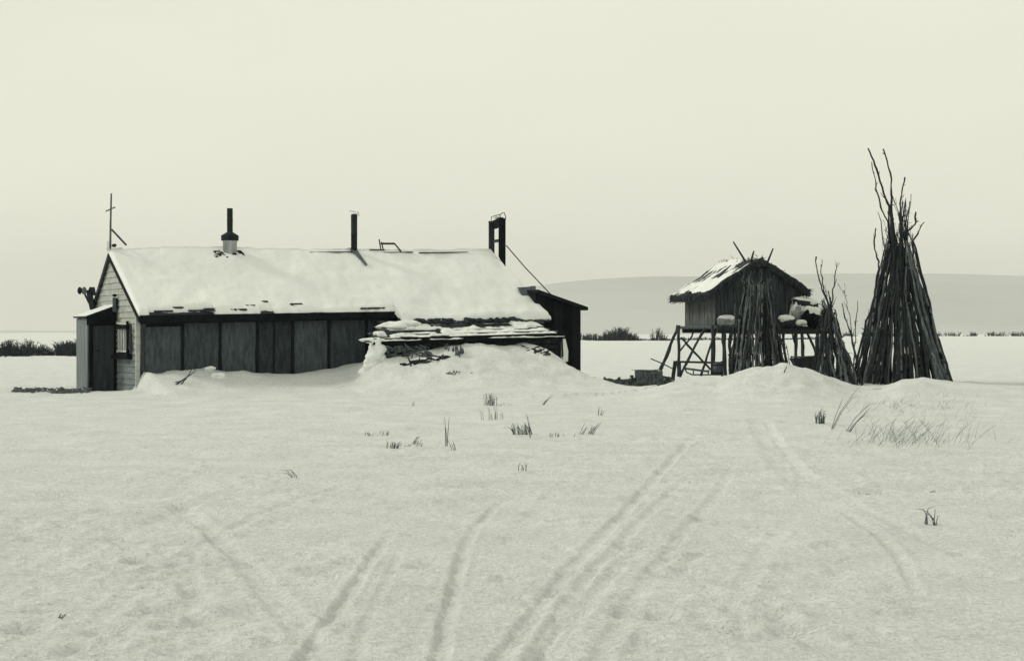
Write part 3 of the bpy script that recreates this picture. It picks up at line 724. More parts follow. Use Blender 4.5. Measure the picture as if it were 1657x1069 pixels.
# exposed log ends and stack poking out of the drift
def drift_thing(px0, px1, py0, py1, D, n, name, label, cat, mt, ang=0, group=None, r=.03):
    m = MB()
    for k in range(n):
        x_ = random.uniform(px0, px1); y_ = py0 + (py1 - py0) * (k + .5) / n; l_ = random.uniform(.25, .6) * (px1 - px0)
        d_ = D - .35 * (y_ - py0) / max(1, (py1 - py0))
        m.tube([P(x_ - l_ / 2, y_ + ang * l_ / 2 + rough(1), d_), P(x_, y_ + rough(1), d_ - .03), P(x_ + l_ / 2, y_ - ang * l_ / 2 + rough(1), d_)], r * random.uniform(.6, 1.2), 6)
    return tag(m.build(name, mt), label, cat, group)

# ------------------------------------------------------------------ CACHE on stilts
CT = R(11); CU = Vector((math.cos(CT), math.sin(CT), 0)); CV = Vector((-math.sin(CT), math.cos(CT), 0))
CO = P(1157, 528, 47.2); CO.z = 0
def K(a, b, z): return CO + CU * a + CV * b + Vector((0, 0, z))
cache = empty('raised_cache', K(1.3, 1.4, 0), 'small storage hut with a sod roof standing on tall wooden stilts', 'cache')
PZ = 1.82; EZ = 2.88; RZ = 3.72; CW = 2.62; CD = 2.9
def slats(m, f0, f1, zt0, zt1, zb, step=.048, th=.035, nrm=None):
    n_ = int((f1 - f0).length / step); d = (f1 - f0) / n_
    for k in range(n_):
        a = f0 + d * k; b_ = a + d * .88; t = (k + .5) / n_
        zt = zt0(t) if callable(zt0) else zt0; o_ = nrm * random.uniform(0, .03)
        z_0 = zb - random.uniform(0, .08); z_1 = zt + rough(.02)
        m.hexa([Vector((a.x, a.y, z_0)) + o_, Vector((b_.x, b_.y, z_0)) + o_, Vector((b_.x, b_.y, z_0)) - nrm * th + o_, Vector((a.x, a.y, z_0)) - nrm * th + o_,
                Vector((a.x, a.y, z_1)) + o_, Vector((b_.x, b_.y, z_1)) + o_, Vector((b_.x, b_.y, z_1)) - nrm * th + o_, Vector((a.x, a.y, z_1)) - nrm * th + o_])
m = MB(); slats(m, K(0, 0, 0), K(CW, 0, 0), lambda t: EZ + (RZ - EZ) * (1 - abs(t - .5) * 2) - .04, None, PZ, nrm=-CV); m.build('gable_wall', SLATSHADE, cache)
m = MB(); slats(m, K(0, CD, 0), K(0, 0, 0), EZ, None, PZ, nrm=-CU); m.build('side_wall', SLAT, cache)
m = MB(); slats(m, K(CW, 0, 0), K(CW, CD, 0), EZ, None, PZ, nrm=CU); m.build('side_wall', SLATSHADE, cache)
m = MB(); slats(m, K(CW, CD, 0), K(0, CD, 0), lambda t: EZ + (RZ - EZ) * (1 - abs(t - .5) * 2) - .04, None, PZ, nrm=CV); m.build('gable_wall', SLATSHADE, cache)
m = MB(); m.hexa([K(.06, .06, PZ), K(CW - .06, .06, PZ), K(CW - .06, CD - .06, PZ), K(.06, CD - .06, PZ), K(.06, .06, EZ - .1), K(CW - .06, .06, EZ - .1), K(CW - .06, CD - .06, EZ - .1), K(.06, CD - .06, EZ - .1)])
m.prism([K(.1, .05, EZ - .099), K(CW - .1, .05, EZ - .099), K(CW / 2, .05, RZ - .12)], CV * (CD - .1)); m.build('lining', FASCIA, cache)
# roof
def croof(a): return RZ + .05 - abs(a - CW / 2) * (RZ - EZ) / (CW / 2)
m = MB()
A0, A1, B0, B1 = -.42, CW + .20, -.32, CD + .30
nu, nv = 46, 40
def hump(a, b_): return .07 * float(fbm(np.array(a * 2.1), np.array(b_ * 2.1), 81, 3)) + .03 * float(fbm(np.array(a * 9), np.array(b_ * 9), 83, 2))
ids = {}
for layer in (0, 1):
    for j in range(nv + 1):
        for i in range(nu + 1):
            a = A0 + (A1 - A0) * i / nu; b_ = B0 + (B1 - B0) * j / nv
            ja = a + rough(.02) * (i in (0, nu)); z_ = croof(a) - .04 * (abs(a - CW / 2) < .12) + (hump(a, b_) + .10 if layer else -.09 + rough(.03))
            ids[(layer, i, j)] = len(m.v); m.v.append(tuple(K(ja, b_ + (rough(.05) if j in (0, nv) else 0), z_)))
for j in range(nv):
    for i in range(nu):
        for l_ in (0, 1): m.f.append((ids[l_, i, j], ids[l_, i + 1, j], ids[l_, i + 1, j + 1], ids[l_, i, j + 1]))
for j in range(nv):
    for i in (0, nu): m.f.append((ids[0, i, j], ids[1, i, j], ids[1, i, j + 1], ids[0, i, j + 1]))
for i in range(nu):
    for j in (0, nv): m.f.append((ids[0, i, j], ids[1, i, j], ids[1, i + 1, j], ids[0, i + 1, j]))
cr = m.build('roof', THATCH, cache)
# grass fringe along the edges
m = MB()
for k in range(1500):
    e_ = random.random()
    if e_ < .45: a = random.uniform(A0, A1); b_ = B0 + random.uniform(-.03, .1); d = -CV
    elif e_ < .7: a = A0 + random.uniform(0, .1); b_ = random.uniform(B0, B1); d = -CU
    elif e_ < .85: a = A1; b_ = random.uniform(B0, B1); d = CU
    else: a = CW / 2 + rough(.2); b_ = random.uniform(B0, B1); d = Vector((rough(1), rough(1), .9))
    p0 = K(a, b_, croof(a) + random.uniform(-.10, .12)); l_ = random.uniform(.05, .18)
    p1 = p0 + (d * .6 + Vector((rough(.6), rough(.6), rough(.5) - .3 * (e_ < .85)))) * l_
    m.tube([p0, p1], [.013, .004], 3, False)
sub(m, 'thatch_fringe', THATCH, cr)
m = MB(); b = 0; nu2, nv2 = 50, 90
for j in range(nv2 + 1):
    for i in range(nu2 + 1):
        a = A0 + .05 + (CW / 2 - .15 - A0) * i / nu2; b_ = B0 + .10 + (B1 - B0 - .15) * j / nv2
        g = .045 + .45 * float(fbm(np.array(a * 1.5 + 4), np.array(b_ * 7), 91, 4)) + .5 * float(fbm(np.array(a * 1.6), np.array(b_ * 1.6), 93, 2))
        m.v.append(tuple(K(a, b_, croof(a) + .10 + hump(a, b_) + .035 * float(fbm(np.array(a * 3), np.array(b_ * 12), 95, 2)) + .01 + .14 * (g - .03 - .25 * max(0, b_ - 2.4)) * (1 if g > .03 else 2.5))))
for j in range(nv2):
    for i in range(nu2): a = j * (nu2 + 1) + i; m.f.append((a, a + 1, a + nu2 + 2, a + nu2 + 1))
sub(m, 'roof_snow', ROOFSNOW, cr, True)
# poles crossing above the ridge
for pts in ([(1207, 424), (1197, 408), (1186.5, 391)], [(1215, 424), (1218, 412), (1220, 406)], [(1242, 424), (1247, 412), (1251, 402)]):
    m = MB(); m.tube([P(x_, y_, 47.3) for x_, y_ in pts], [.035, .028, .022], 6); sub(m, 'ridge_pole', BARK, cr)
# platform
m = MB()
m.tube([K(-.1, -.50, PZ - .10), K(1.2, -.54, PZ - .12), K(3.42, -.62, PZ - .13)], [.10, .11, .09], 8); plat = m.build('platform', WOODD, cache)
m = MB(); m.tube([K(-.1, CD, PZ - .12), K(3.4, CD, PZ - .12)], .08, 8); sub(m, 'rear_beam', WOODD, plat)
m = MB()
for k in range(26):
    a = -.1 + k * .135; m.tube([K(a, -.55 + rough(.06), PZ - .03), K(a + rough(.02), CD + .1, PZ - .03)], .045 + rough(.008), 6)
sub(m, 'floor_poles', WOOD, plat)
# legs and braces
def stilt(pts, D, r, name='leg', r1=None):
    n_ = len(pts); q = []
    for i, (x_, y_) in enumerate(pts):
        q.append(P(x_, y_, D[i] if isinstance(D, (list, tuple)) else D))
    qq = []; rr = []
    for i in range(len(q) - 1):
        for t in (0, .25, .5, .75): qq.append(q[i].lerp(q[i + 1], t) + Vector((rough(.015), rough(.01), 0)))
    qq.append(q[-1]); rr = [r * .72 * (1 + rough(.22)) for _ in qq]
    m = MB(); m.tube(qq, rr, 8); return m.build(name, WOODM, cache)
stilt([(1099, 526), (1098, 570), (1098.5, 609)], 47.6, .075)
stilt([(1098, 526), (1082, 567), (1066, 604)], 48.5, .075)
stilt([(1154, 526), (1153, 605)], 46.9, .08)
stilt([(1170, 526), (1172, 560), (1174, 608)], 46.7, .085)
stilt([(1184, 526), (1181, 560), (1182, 605)], 49.5, .07)
stilt([(1287, 525), (1288, 550), (1287, 590)], 47.2, .075)
stilt([(1296, 525), (1298, 550), (1300, 592)], 50.2, .075)
stilt([(1265, 526), (1269, 560), (1273, 592)], 47.5, .06)
stilt([(1322, 525), (1322, 560), (1320, 592)], 48.0, .07)
stilt([(1102, 546), (1124, 570), (1150, 598)], 47.0, .045, 'brace')
stilt([(1141, 531), (1122, 565), (1101, 607)], 46.9, .055, 'brace')
stilt([(1124, 528), (1119, 545), (1100, 568)], 49.4, .04, 'brace')
stilt([(1161, 529), (1148, 565), (1134, 608)], 46.9, .055, 'brace')
stilt([(1301, 528), (1310, 547), (1320, 570)], 47.5, .05, 'brace')
stilt([(1278, 528), (1283, 545), (1288, 558)], 48, .035, 'brace')
stilt([(1275, 530), (1266, 548), (1258, 575)], 49, .035, 'brace')
stilt([(1190, 540), (1184, 570), (1180, 600)], 48, .045, 'brace')

# loads on the platform
def lump_thing(name, label, cat, base_mat, lumps, snow, group=None):
    e_ = empty(name, lumps[0][0], label, cat, group)
    m = MB()
    for k, (c_, r_) in enumerate(lumps): m.blob(c_, r_, k + hash(len(label)) % 50, .22)
    m.build('bundle_body', base_mat, e_, True)
    m = MB()
    for k, (c_, r_) in enumerate(snow): m.blob(c_, r_, k + 9, .2, flat=True)
    m.build('snow_cover', ROOFSNOW, e_, True)
    return e_
z0 = PZ + .02
def KP(px, b_):   # point on the platform deck seen at photo column px
    D = 47.2 + b_; x = (px - CX) / F * D; return Vector((x, D, z0))
def wrapped(c, rx, ry, rz, name, label, cat, base_mat, tilt=0., sd=1, cap=.42, strands=14):
    """soft bundle with wrinkles, ragged ends and the snow that settled on its upper side"""
    rnd = random.Random(sd); e_ = empty(name, c, label, cat)
    def surf(th, ph, grow=0.):
        q = 1 + .18 * math.sin(3 * ph + sd) * math.sin(th) + .12 * math.sin(7 * ph + 3 * th + sd) + .06 * math.sin(5 * th + sd)
        sq = lambda t: math.copysign(abs(t) ** (.6 + .25 * (sd % 2)), t)
        x = rx * sq(math.sin(th) * math.cos(ph)) * q; y = ry * sq(math.sin(th) * math.sin(ph)) * q; z = rz * sq(math.cos(th)) * q
        return c + Vector((x, y, rz * .92 + z + tilt * x)) + Vector((x * .1, y * .1, max(0, z))) .normalized() * grow
    m = MB(); n_, k_ = 26, 16
    for i in range(k_ + 1):
        for j in range(n_): m.v.append(tuple(surf(math.pi * i / k_, 2 * math.pi * j / n_)))
    for i in range(k_):
        for j in range(n_): j2 = (j + 1) % n_; m.f.append((i * n_ + j, (i + 1) * n_ + j, (i + 1) * n_ + j2, i * n_ + j2))
    m.build('bundle_body', base_mat, e_, True)
    m = MB()
    for i in range(9):
        for j in range(n_):
            lim = math.pi * cap * (1 + .28 * math.sin(2 * 2 * math.pi * j / n_ + sd * 2) + .12 * math.sin(5 * 2 * math.pi * j / n_))
            t = lim * i / 8; m.v.append(tuple(surf(t, 2 * math.pi * j / n_, (.055 * (1 - (i / 8) ** 3) + .002 - .02 * (i == 8)))))
    for i in range(8):
        for j in range(n_): j2 = (j + 1) % n_; m.f.append((i * n_ + j, (i + 1) * n_ + j, (i + 1) * n_ + j2, i * n_ + j2))
    m.build('snow_cover', ROOFSNOW, e_, True)
    m = MB()
    for k in range(strands):
        ph = rnd.uniform(0, 6.28); p_ = surf(rnd.uniform(1.2, 2.2), ph); d = Vector((math.cos(ph), math.sin(ph), rnd.uniform(-.8, .1)))
        m.tube([p_, p_ + d * rnd.uniform(.04, .12)], [.014, .006], 4)
    if strands: m.build('frayed_ends', base_mat, e_)
    return e_
wrapped(KP(1175, -.22), .27, .14, .125, 'sack', 'grey canvas sack capped with snow on the deck before the hut wall', 'sack', CLOTH, 0, 2, .30, 0)
wrapped(KP(1273, -.25), .25, .2, .13, 'bundle', 'low dark bundle under a flat snow cap on the deck right of the hut corner', 'bundle', WOODD, -.08, 3)
wrapped(KP(1318, -.15), .32, .26, .25, 'bundle', 'large round dark bundle with thick snow on top at the right end of the deck', 'bundle', FASCIA, -.1, 5, .36)
wrapped(KP(1290, .25), .20, .2, .36, 'bundle', 'tall pale bundle leaning on the right wall of the raised hut', 'bundle', CLOTH, .1, 7, .45)
wrapped(KP(1301, .3) + Vector((0, 0, .58)), .36, .2, .10, 'bundle', 'flat snowy bundle lying across the top of the tall pale one', 'bundle', WOODD, -.12, 8, .42)
wrapped(KP(1296, -.3), .16, .14, .06, 'bundle', 'smallest snow covered bundle at the deck edge between the low and the round ones', 'bundle', CLOTH, 0, 9, .5, 0)

# ------------------------------------------------------------------ POLES stacked like tents
def pole_mesh(pts, r0, r1, twigs=0, seedy=0, tw=.35, kink=.05, tstart=.45):
    rnd = random.Random(seedy); m = MB(); q = []
    # resample
    seg = 5 if len(pts) > 2 else 12
    for i in range(len(pts) - 1):
        for k in range(seg): q.append(pts[i].lerp(pts[i + 1], k / seg))
    q.append(pts[-1]); n_ = len(q); q2 = []
    wx = wy = 0
    for i, p_ in enumerate(q):
        wx += rnd.uniform(-kink, kink); wy += rnd.uniform(-kink, kink); wx *= .85; wy *= .85
        q2.append(p_ + Vector((wx, wy, 0)) * (i > 0))
    rr = [(r0 + (r1 - r0) * i / (n_ - 1)) * rnd.uniform(.72, 1.3) for i in range(n_)]
    m.tube(q2, rr, 6)
    for k in range(twigs):
        i = rnd.randint(int(n_ * tstart), n_ - 2); p_ = q2[i]; d = (q2[min(i + 1, n_ - 1)] - q2[i - 1]).normalized()
        s_ = Vector((rnd.uniform(-1, 1), rnd.uniform(-.6, .6), 0)); l_ = rnd.uniform(.3, 1) * tw
        a = p_ + (d * .75 + s_ * .55) * l_ * .5; b_ = a + (d * 1.0 + s_ * .25) * l_ * .5
        m.tube([p_, a, b_], [rr[i] * .5, rr[i] * .4, .006], 4, False)
    for k in range(9):      # stubs of cut branches
        i = rnd.randint(1, n_ - 2); d = Vector((rnd.uniform(-1, 1), rnd.uniform(-1, 1), rnd.uniform(0, .7))).normalized()
        m.tube([q2[i], q2[i] + d * (rnd.uniform(.02, .09) + rr[i])], [rr[i] * .55, rr[i] * .3], 4)
    return m

def stack(cpx, D, base_r, apex_px, apex_z, apex_r, n, over, r0, r1, group, label, sd, tw=2, low=0., mat_=None, cx_shift=0, squash=1.0, twl=.35):
    rnd = random.Random(sd)
    cx0 = (cpx - CX) / F * D; ax = (apex_px - CX) / F * D
    for k in range(n):
        a = 2 * math.pi * (k * .618034 % 1); q = base_r * (1 if k % 3 else rnd.uniform(.45, .9)) * rnd.uniform(.92, 1.03)
        bx = cx0 + q * math.cos(a); by = D + q * math.sin(a) * squash
        b_ = Vector((bx, by, gz(bx, by) - .12))
        a2 = a + rnd.uniform(-.5, .5) + .3; q2 = apex_r * rnd.uniform(.3, 1.1)
        t_ = Vector((ax + q2 * math.cos(a2), D + q2 * math.sin(a2), apex_z + rnd.uniform(-.35, .2)))
        ext = over[0] + (over[1] - over[0]) * rnd.random() ** 1.7
        d = t_ - b_; d2 = Vector((d.x * .35 + rnd.gauss(0, .16) * d.z, d.y * .35, d.z)).normalized()
        end = t_ + d2 * ext
        if k % 4 == 0 and low: end = b_.lerp(t_, rnd.uniform(.65, .95)); pts = [b_, b_.lerp(end, .5), end]
        else: pts = [b_, b_.lerp(t_, .5), t_, end]
        m = pole_mesh(pts, r0 * rnd.uniform(.75, 1.2), r1 * rnd.uniform(.8, 1.3), tw if rnd.random() < .8 else 0, sd * 1000 + k, tw=twl)
        side = 'on the right flank of' if math.cos(a) > .6 else ('on the left flank of' if math.cos(a) < -.6 else ('at the front of' if math.sin(a) < 0 else 'at the back of'))
        tag(m.build('pole', mat_ or rnd.choice((BARK, BARK, BARKL, BARKG))), label.replace('@', side), 'pole', group)

G1 = 'poles stacked like a tent in the tallest stack'
L1 = 'dark rough pole leaning @ the tallest tent shaped stack'
stack(1463, 44, 1.30, 1454, 3.95, .34, 118, (-.4, 1.6), .038, .009, G1, L1, 1, tw=4, low=1, twl=.4)
def lone(pts, D, r0, r1, label, group, tw=2, twl=.4, mt=None, kink=.03):
    q = [P(x_, y_, D[i] if isinstance(D, (list, tuple)) else D + .02 * i) for i, (x_, y_) in enumerate(pts)]
    q[0].z = min(q[0].z, gz(q[0].x, q[0].y) - .1) if pts[0][1] > 560 else q[0].z
    m = pole_mesh(q, r0, r1, tw, int(pts[0][0] * 7 + pts[-1][1]), tw=twl, kink=kink)
    return tag(m.build('pole', mt or BARK), label, 'pole', group)
lone([(1452, 622), (1449, 500), (1445, 411), (1439, 351), (1431, 322), (1419, 274), (1405, 240)], 43.6, .045, .02, 'tallest pole of the big stack, its bent tip leaning farthest left', G1)
lone([(1456, 622), (1452, 480), (1449, 391), (1442, 342), (1442, 290), (1432, 241)], 43.7, .04, .02, 'very tall pole with a bare tip just right of the tallest one', G1, 1)
lone([(1440, 620), (1442, 420), (1435, 359), (1425, 335), (1419, 298), (1411, 262)], 44, .035, .012, 'thin pole with a whip-like tip left of the two tallest ones', G1, 3)
lone([(1465, 622), (1459, 480), (1457, 399), (1455, 359), (1456, 322), (1462, 287)], 43.5, .04, .02, 'straight tall pole tip right of the middle of the big stack', G1, 4)
lone([(1470, 622), (1463, 440), (1461, 355), (1470, 324)], 43.6, .035, .012, 'pole whose thin tip curves right near the top of the big stack', G1, 2)
lone([(1476, 622), (1467, 407), (1469, 375), (1479, 363), (1481.5, 343)], 43.6, .04, .02, 'pole with a hooked tip on the upper right of the big stack', G1, 1)
lone([(1500, 622), (1486, 480), (1479, 419), (1477, 391), (1483, 375), (1495, 359.5)], 43.5, .04, .015, 'pole whose tip bends out to the right at the top of the big stack', G1, 1)
lone([(1380, 622), (1384, 590), (1400, 520), (1417, 479), (1425, 439), (1421, 419), (1415, 399), (1419, 369)], 43.4, .04, .015, 'crooked pole standing off the left side of the big stack', G1, 3)
lone([(1543, 624), (1519, 570), (1509, 528), (1497, 463), (1484, 410), (1478, 391)], 43.6, .06, .02, 'outermost thick pole on the right edge of the big stack', G1, 1)
lone([(1536, 624), (1515, 575), (1500, 540), (1490, 480), (1470, 400)], 43.3, .07, .025, 'thick snow dusted pole just inside the right edge of the big stack', G1, 0, mt=BARKL)
lone([(1526, 622), (1505, 570), (1488, 500), (1465, 390)], 43.0, .055, .022, 'pale barked pole at the right front of the big stack', G1, 0, mt=BARKL)
lone([(1384, 600), (1385, 572), (1387, 544), (1390, 487)], 43.2, .02, .01, 'single thin upright rod between the small and the big stack', None, 3, .3)
lone([(1398, 630), (1392, 590), (1400, 560), (1412, 520), (1418, 505)], 42.9, .022, .010, 'thin forked branch leaning at the left foot of the big stack', None, 6, .5)

G2 = 'poles of the stack leaning before the raised cache'
stack(1228, 45.2, .84, 1224, 2.9, .46, 96, (-.3, .42), .032, .010, G2, 'thin dark pole leaning @ the stack before the raised cache', 2, tw=7, low=1, twl=.32)
lone([(1181, 606), (1183, 560), (1195, 500), (1208, 450)], 44.6, .035, .015, 'outermost left pole of the stack before the raised cache', G2)
lone([(1273, 592), (1262, 540), (1250, 490), (1240, 440)], 44.6, .030, .012, 'outermost right pole of the stack before the raised cache', G2)
lone([(1195, 605), (1199, 560), (1205, 500), (1214, 440)], 44.3, .03, .015, 'pale thin pole on the left front of the stack before the cache', G2, mt=BARKL)
lone([(1288, 580), (1272, 560), (1262, 590)], 44.9, .018, .01, 'short crooked branch between the cache legs right of the middle stack', None, 2, .2)

G3 = 'poles of the small stack beside the big one'
stack(1353, 43, .64, 1341, 2.15, .22, 52, (-.2, .6), .034, .012, G3, 'rough dark pole leaning @ the smallest stack near the cache', 3, tw=3, low=1, twl=.35)
lone([(1352, 620), (1346, 540), (1338, 487), (1326, 455), (1322, 415)], 42.6, .035, .015, 'tallest pole of the small stack, its tip leaning left', G3, 2)
lone([(1350, 620), (1345, 520), (1338, 480), (1331, 455), (1328, 428)], 42.8, .028, .010, 'second tallest pole of the small stack, close to the tallest', G3, 4)
lone([(1340, 620), (1342, 530), (1344, 491), (1350, 463), (1356, 425)], 42.7, .03, .012, 'pole of the small stack whose tip rises to the right', G3, 5)
lone([(1316, 602), (1330, 550), (1342, 500), (1341, 470)], 42.7, .03, .012, 'left outermost pole of the small stack', G3, 2)
lone([(1398, 634), (1382, 564), (1370, 520), (1362, 491)], 42.4, .035, .012, 'right outermost pole of the small stack', G3, 2)
lone([(1374, 622), (1368, 590), (1352, 550), (1346, 520)], 42.1, .03, .015, 'pale crooked pole on the front of the small stack', G3, 1, mt=BARKL)
lone([(1392, 570), (1376, 520), (1370, 493), (1366, 470)], 42.9, .015, .007, 'thin twiggy branch on the right side of the small stack', G3, 6, .4)

# ------------------------------------------------------------------ things lying about under and beside the cache
# crate
c = P(1051, 619, 46.5)
ce = empty('crate', c, 'weathered box lying in the snow left of the cache stilts', 'crate')
m = MB()
for k in range(3): m.bar(c + Vector((-.36, 0, .06 + k * .11)), c + Vector((.36, .05, .07 + k * .11)), .04, .10)
m.bar(c + Vector((-.37, .03, .17)), c + Vector((-.37, .5, .17)), .04, .33); m.bar(c + Vector((.37, .06, .17)), c + Vector((.37, .5, .17)), .04, .33); m.bar(c + Vector((-.36, .5, .17)), c + Vector((.36, .52, .17)), .04, .33); m.bar(c + Vector((-.34, .27, .03)), c + Vector((.34, .27, .03)), .42, .03)
for k in range(7): m.bar(c + Vector((-.36 + k * .12, -.035, -.02)), c + Vector((-.36 + k * .12 + rough(.01), -.035, .30 + rough(.05))), .035, .02, (0, 1, 0))
m.build('crate_sides', mat('crate_wood', G(.02), G(.20), (14, 14, 9), .9, .8, 30), ce)
m = MB(); m.blob(c + Vector((-.1, .2, .37)), (.26, .22, .035), 4, .4); m.blob(c + Vector((.25, .3, .33)), (.12, .16, .04), 5, .4); m.build('snow_cap', ROOFSNOW, ce, True)
m = MB(); m.bar(c + Vector((-.38, .25, .345)), c + Vector((.2, .28, .35)), .4, .025); m.bar(c + Vector((-.3, -.04, .0)), c + Vector((-.3, -.04, .36)), .05, .02, (0, 1, 0)); m.build('crate_lid', TRIM, ce)
m = MB(); c2 = P(1026, 611, 46.6)
m.bar(c2 + Vector((-.09, 0, -.06)), c2 + Vector((.1, 0, -.05)), .14, .12); m.bar(c2 + Vector((-.08, 0, .02)), c2 + Vector((-.05, .02, .06)), .12, .05)
tag(m.build('wood_block', WOODD), 'small dark chopping block left of the weathered box', 'wood block')
# upright plank
m = MB(); m.prism([P(1086, 612, 46.2), P(1092, 612, 46.2), P(1096, 584, 46.2), P(1090, 583.5, 46.2)], (0, .05, 0))
tag(m.build('plank', WOODD), 'short thick plank leaning upright at the left end of the low rail', 'plank')
m = MB(); m.tube([P(1053, 580, 46.4), P(1072, 588, 46.3), P(1088, 596, 46.2)], .018, 6); tag(m.build('stick', WOODD), 'thin stick slanting down to the upright plank', 'stick')
# low rail rack under the cache
sx = empty('rack', P(1135, 606, 46.2), 'low rail rack standing under the raised cache', 'rack')
m = MB(); m.tube([P(1094, 585, 46.1), P(1135, 586, 46.1), P(1172, 587, 46.1)], .03, 7); m.build('rail', WOODD, sx)
for x_ in (1100, 1168):
    m = MB(); m.tube([P(x_, 584, 46.15), P(x_ + 1, 610, 46.15)], .035, 7); m.build('leg', WOODD, sx)
# sled
sd = empty('sled', P(1128, 606, 45.9), 'wooden sled parked under the raised cache between its stilts', 'sled')
for dy in (0, .55):
    m = MB(); m.tube([P(1106, 592, 45.7 + dy), P(1111, 602, 45.7 + dy), P(1120, 606, 45.7 + dy), P(1160, 606, 45.7 + dy)], .022, 6); m.build('runner', WOODD, sd)
    m = MB(); m.bar(P(1109, 596, 45.72 + dy), P(1148, 601, 45.72 + dy), .05, .06); m.build('side_rail', TRIM, sd)
    for x_ in (1122, 1136, 1146):
        m = MB(); m.bar(P(x_, 598, 45.74 + dy), P(x_, 606, 45.74 + dy), .03, .03); m.build('stanchion', WOODD, sd)
m = MB()
for k in range(6): m.bar(P(1112 + k * 6, 597 + k * .8, 45.68), P(1112 + k * 6, 597 + k * .8, 46.3) + Vector((0, 0, 0)), .05, .02)
m.build('bed_slats', TRIM, sd)
# barrel
c = P(1162, 607, 46.0); be = empty('barrel', c, 'small wooden barrel standing among the stilts under the cache', 'barrel')
m = MB(); ringtube(m, c, [(.001, 0), (.13, 0), (.16, .18), (.14, .36), (.11, .36), (.11, .33), (.001, .33)], 16); m.build('staves', WOOD, be)
for h_ in (.06, .28):
    m = MB(); ringtube(m, c, [(.145 + .012, h_), (.152 + .012, h_ + .03)], 16); m.build('hoop', IRON, be)
# tub right of the middle stack
c = P(1299, 606, 45.6); te = empty('basket_sled', c, 'dark basket sled standing in the snow between the middle and small stacks', 'sled')
m = MB()
for s_ in (0, .45):
    m.prism([P(1281, 579, 45.3 + s_), P(1318, 577, 45.3 + s_), P(1320, 602, 45.3 + s_), P(1293, 600, 45.3 + s_)], (0, .03, 0))
m.prism([P(1281, 580, 45.33), P(1285, 580, 45.33), P(1296, 600, 45.33), P(1293, 600, 45.33)], (0, .45, 0)); m.build('basket', WOODD, te)
m = MB(); m.tube([P(1279, 577, 45.28), P(1300, 577, 45.28), P(1320, 576, 45.28)], .022, 6); m.build('top_rail', WOOD, te)
m = MB(); m.tube([P(1280, 577, 45.2), P(1286, 592, 45.2), P(1296, 603, 45.2), P(1322, 606, 45.2)], .025, 6); m.build('runner', WOOD, te)

# chips and litter streak left of the crate, dirt by the porch
def litter(name, px0, px1, pyf, D, n, label, cat, mt, sz=.05, sy=2.5):
    m = MB(); rnd = random.Random(len(label))
    for k in range(n):
        x_ = rnd.uniform(px0, px1); y_ = pyf(x_) + rnd.gauss(0, sy); d_ = D
                # drop to the snow along the view line through real ground points
        d_ = d_ + rnd.uniform(-.9, .9); x_w = (x_ - CX) / F * d_
        z_ = float(ground(np.array([x_w]), np.array([d_]))[0]) + sz * max(0, rnd.gauss(-.1, .7))
        a = rnd.uniform(0, 3.14); l_ = rnd.uniform(.3, 2.2) * sz
        m.tube([Vector((x_w - math.cos(a) * l_, d_ - math.sin(a) * l_, z_ + rnd.uniform(0, sz * 1.6))), Vector((x_w + math.cos(a) * l_, d_ + math.sin(a) * l_, z_ + .03))], rnd.uniform(.2, .6) * sz, 5)
    return tag(m.build(name, mt), label, cat, kind='stuff')
litter('wood_chips', 955, 1085, lambda x: 622, 48.6, 900, 'dark wood chips and litter strewn on the snow beside the weathered box', 'litter', DIRT, .085)
litter('wood_chips', 20, 145, lambda x: 637, 43.8, 220, 'ashes and chips trodden into the snow left of the porch', 'litter', DIRT, .05)
litter('wood_chips', 1085, 1175, lambda x: 608, 45.6, 160, 'bark scraps lying on the snow between the cache stilts', 'litter', DIRT, .05)

# sticks, clods on the bank at the left
def ground_stick(px, py, D, dx, dz, r, label, cat='stick', name='stick', pts=3, group=None, mt=None):
    p_ = P(px, py, D); g = gz(p_.x, p_.y); p_.z = g - .03
    rnd = random.Random(int(px)); q = [p_]
    for k in range(1, pts): t = k / (pts - 1); q.append(p_ + Vector((dx * t + rnd.uniform(-.02, .02), .1 * t, (dz + .03) * t)))
    m = MB(); m.tube(q, [r * (1 - .6 * k / (pts - 1)) for k in range(pts)], 5); return tag(m.build(name, mt or WOOD), label, cat, group)
ground_stick(282, 620, 41.5, .55, .38, .028, 'bare stick poking up out of the bank by the left part of the wall', pts=4)
ground_stick(275, 615, 41.7, .42, .10, .022, 'low stick lying at the foot of the taller one on the bank', pts=4)
ground_stick(292, 618, 41.6, .30, .40, .022, 'short forked stick beside the taller one on the bank', pts=4)
for k, (x_, y_, s_, lb) in enumerate([(340, 630, .12, 'snowy clod on the bank below the second wall panel'), (352, 632, .13, 'larger dark rimmed clod beside the snowy one on the bank'), (270, 628, .08, 'small clod of frozen snow below the sticks on the bank')]):
    x_w, y_w = PG(x_, y_ + 6); m = MB(); m.blob((x_w, y_w, gz(x_w, y_w) + s_ * .1), (s_ * 1.2, s_, s_ * .7), k, .35, 12, 8)
    for q in range(5): m.blob((x_w + rough(s_), y_w - s_ * .7, gz(x_w, y_w) + rough(.05)), (.05, .04, .03), q, .3, 6, 5)
    tag(m.build('clod', SNOW), lb, 'clod')

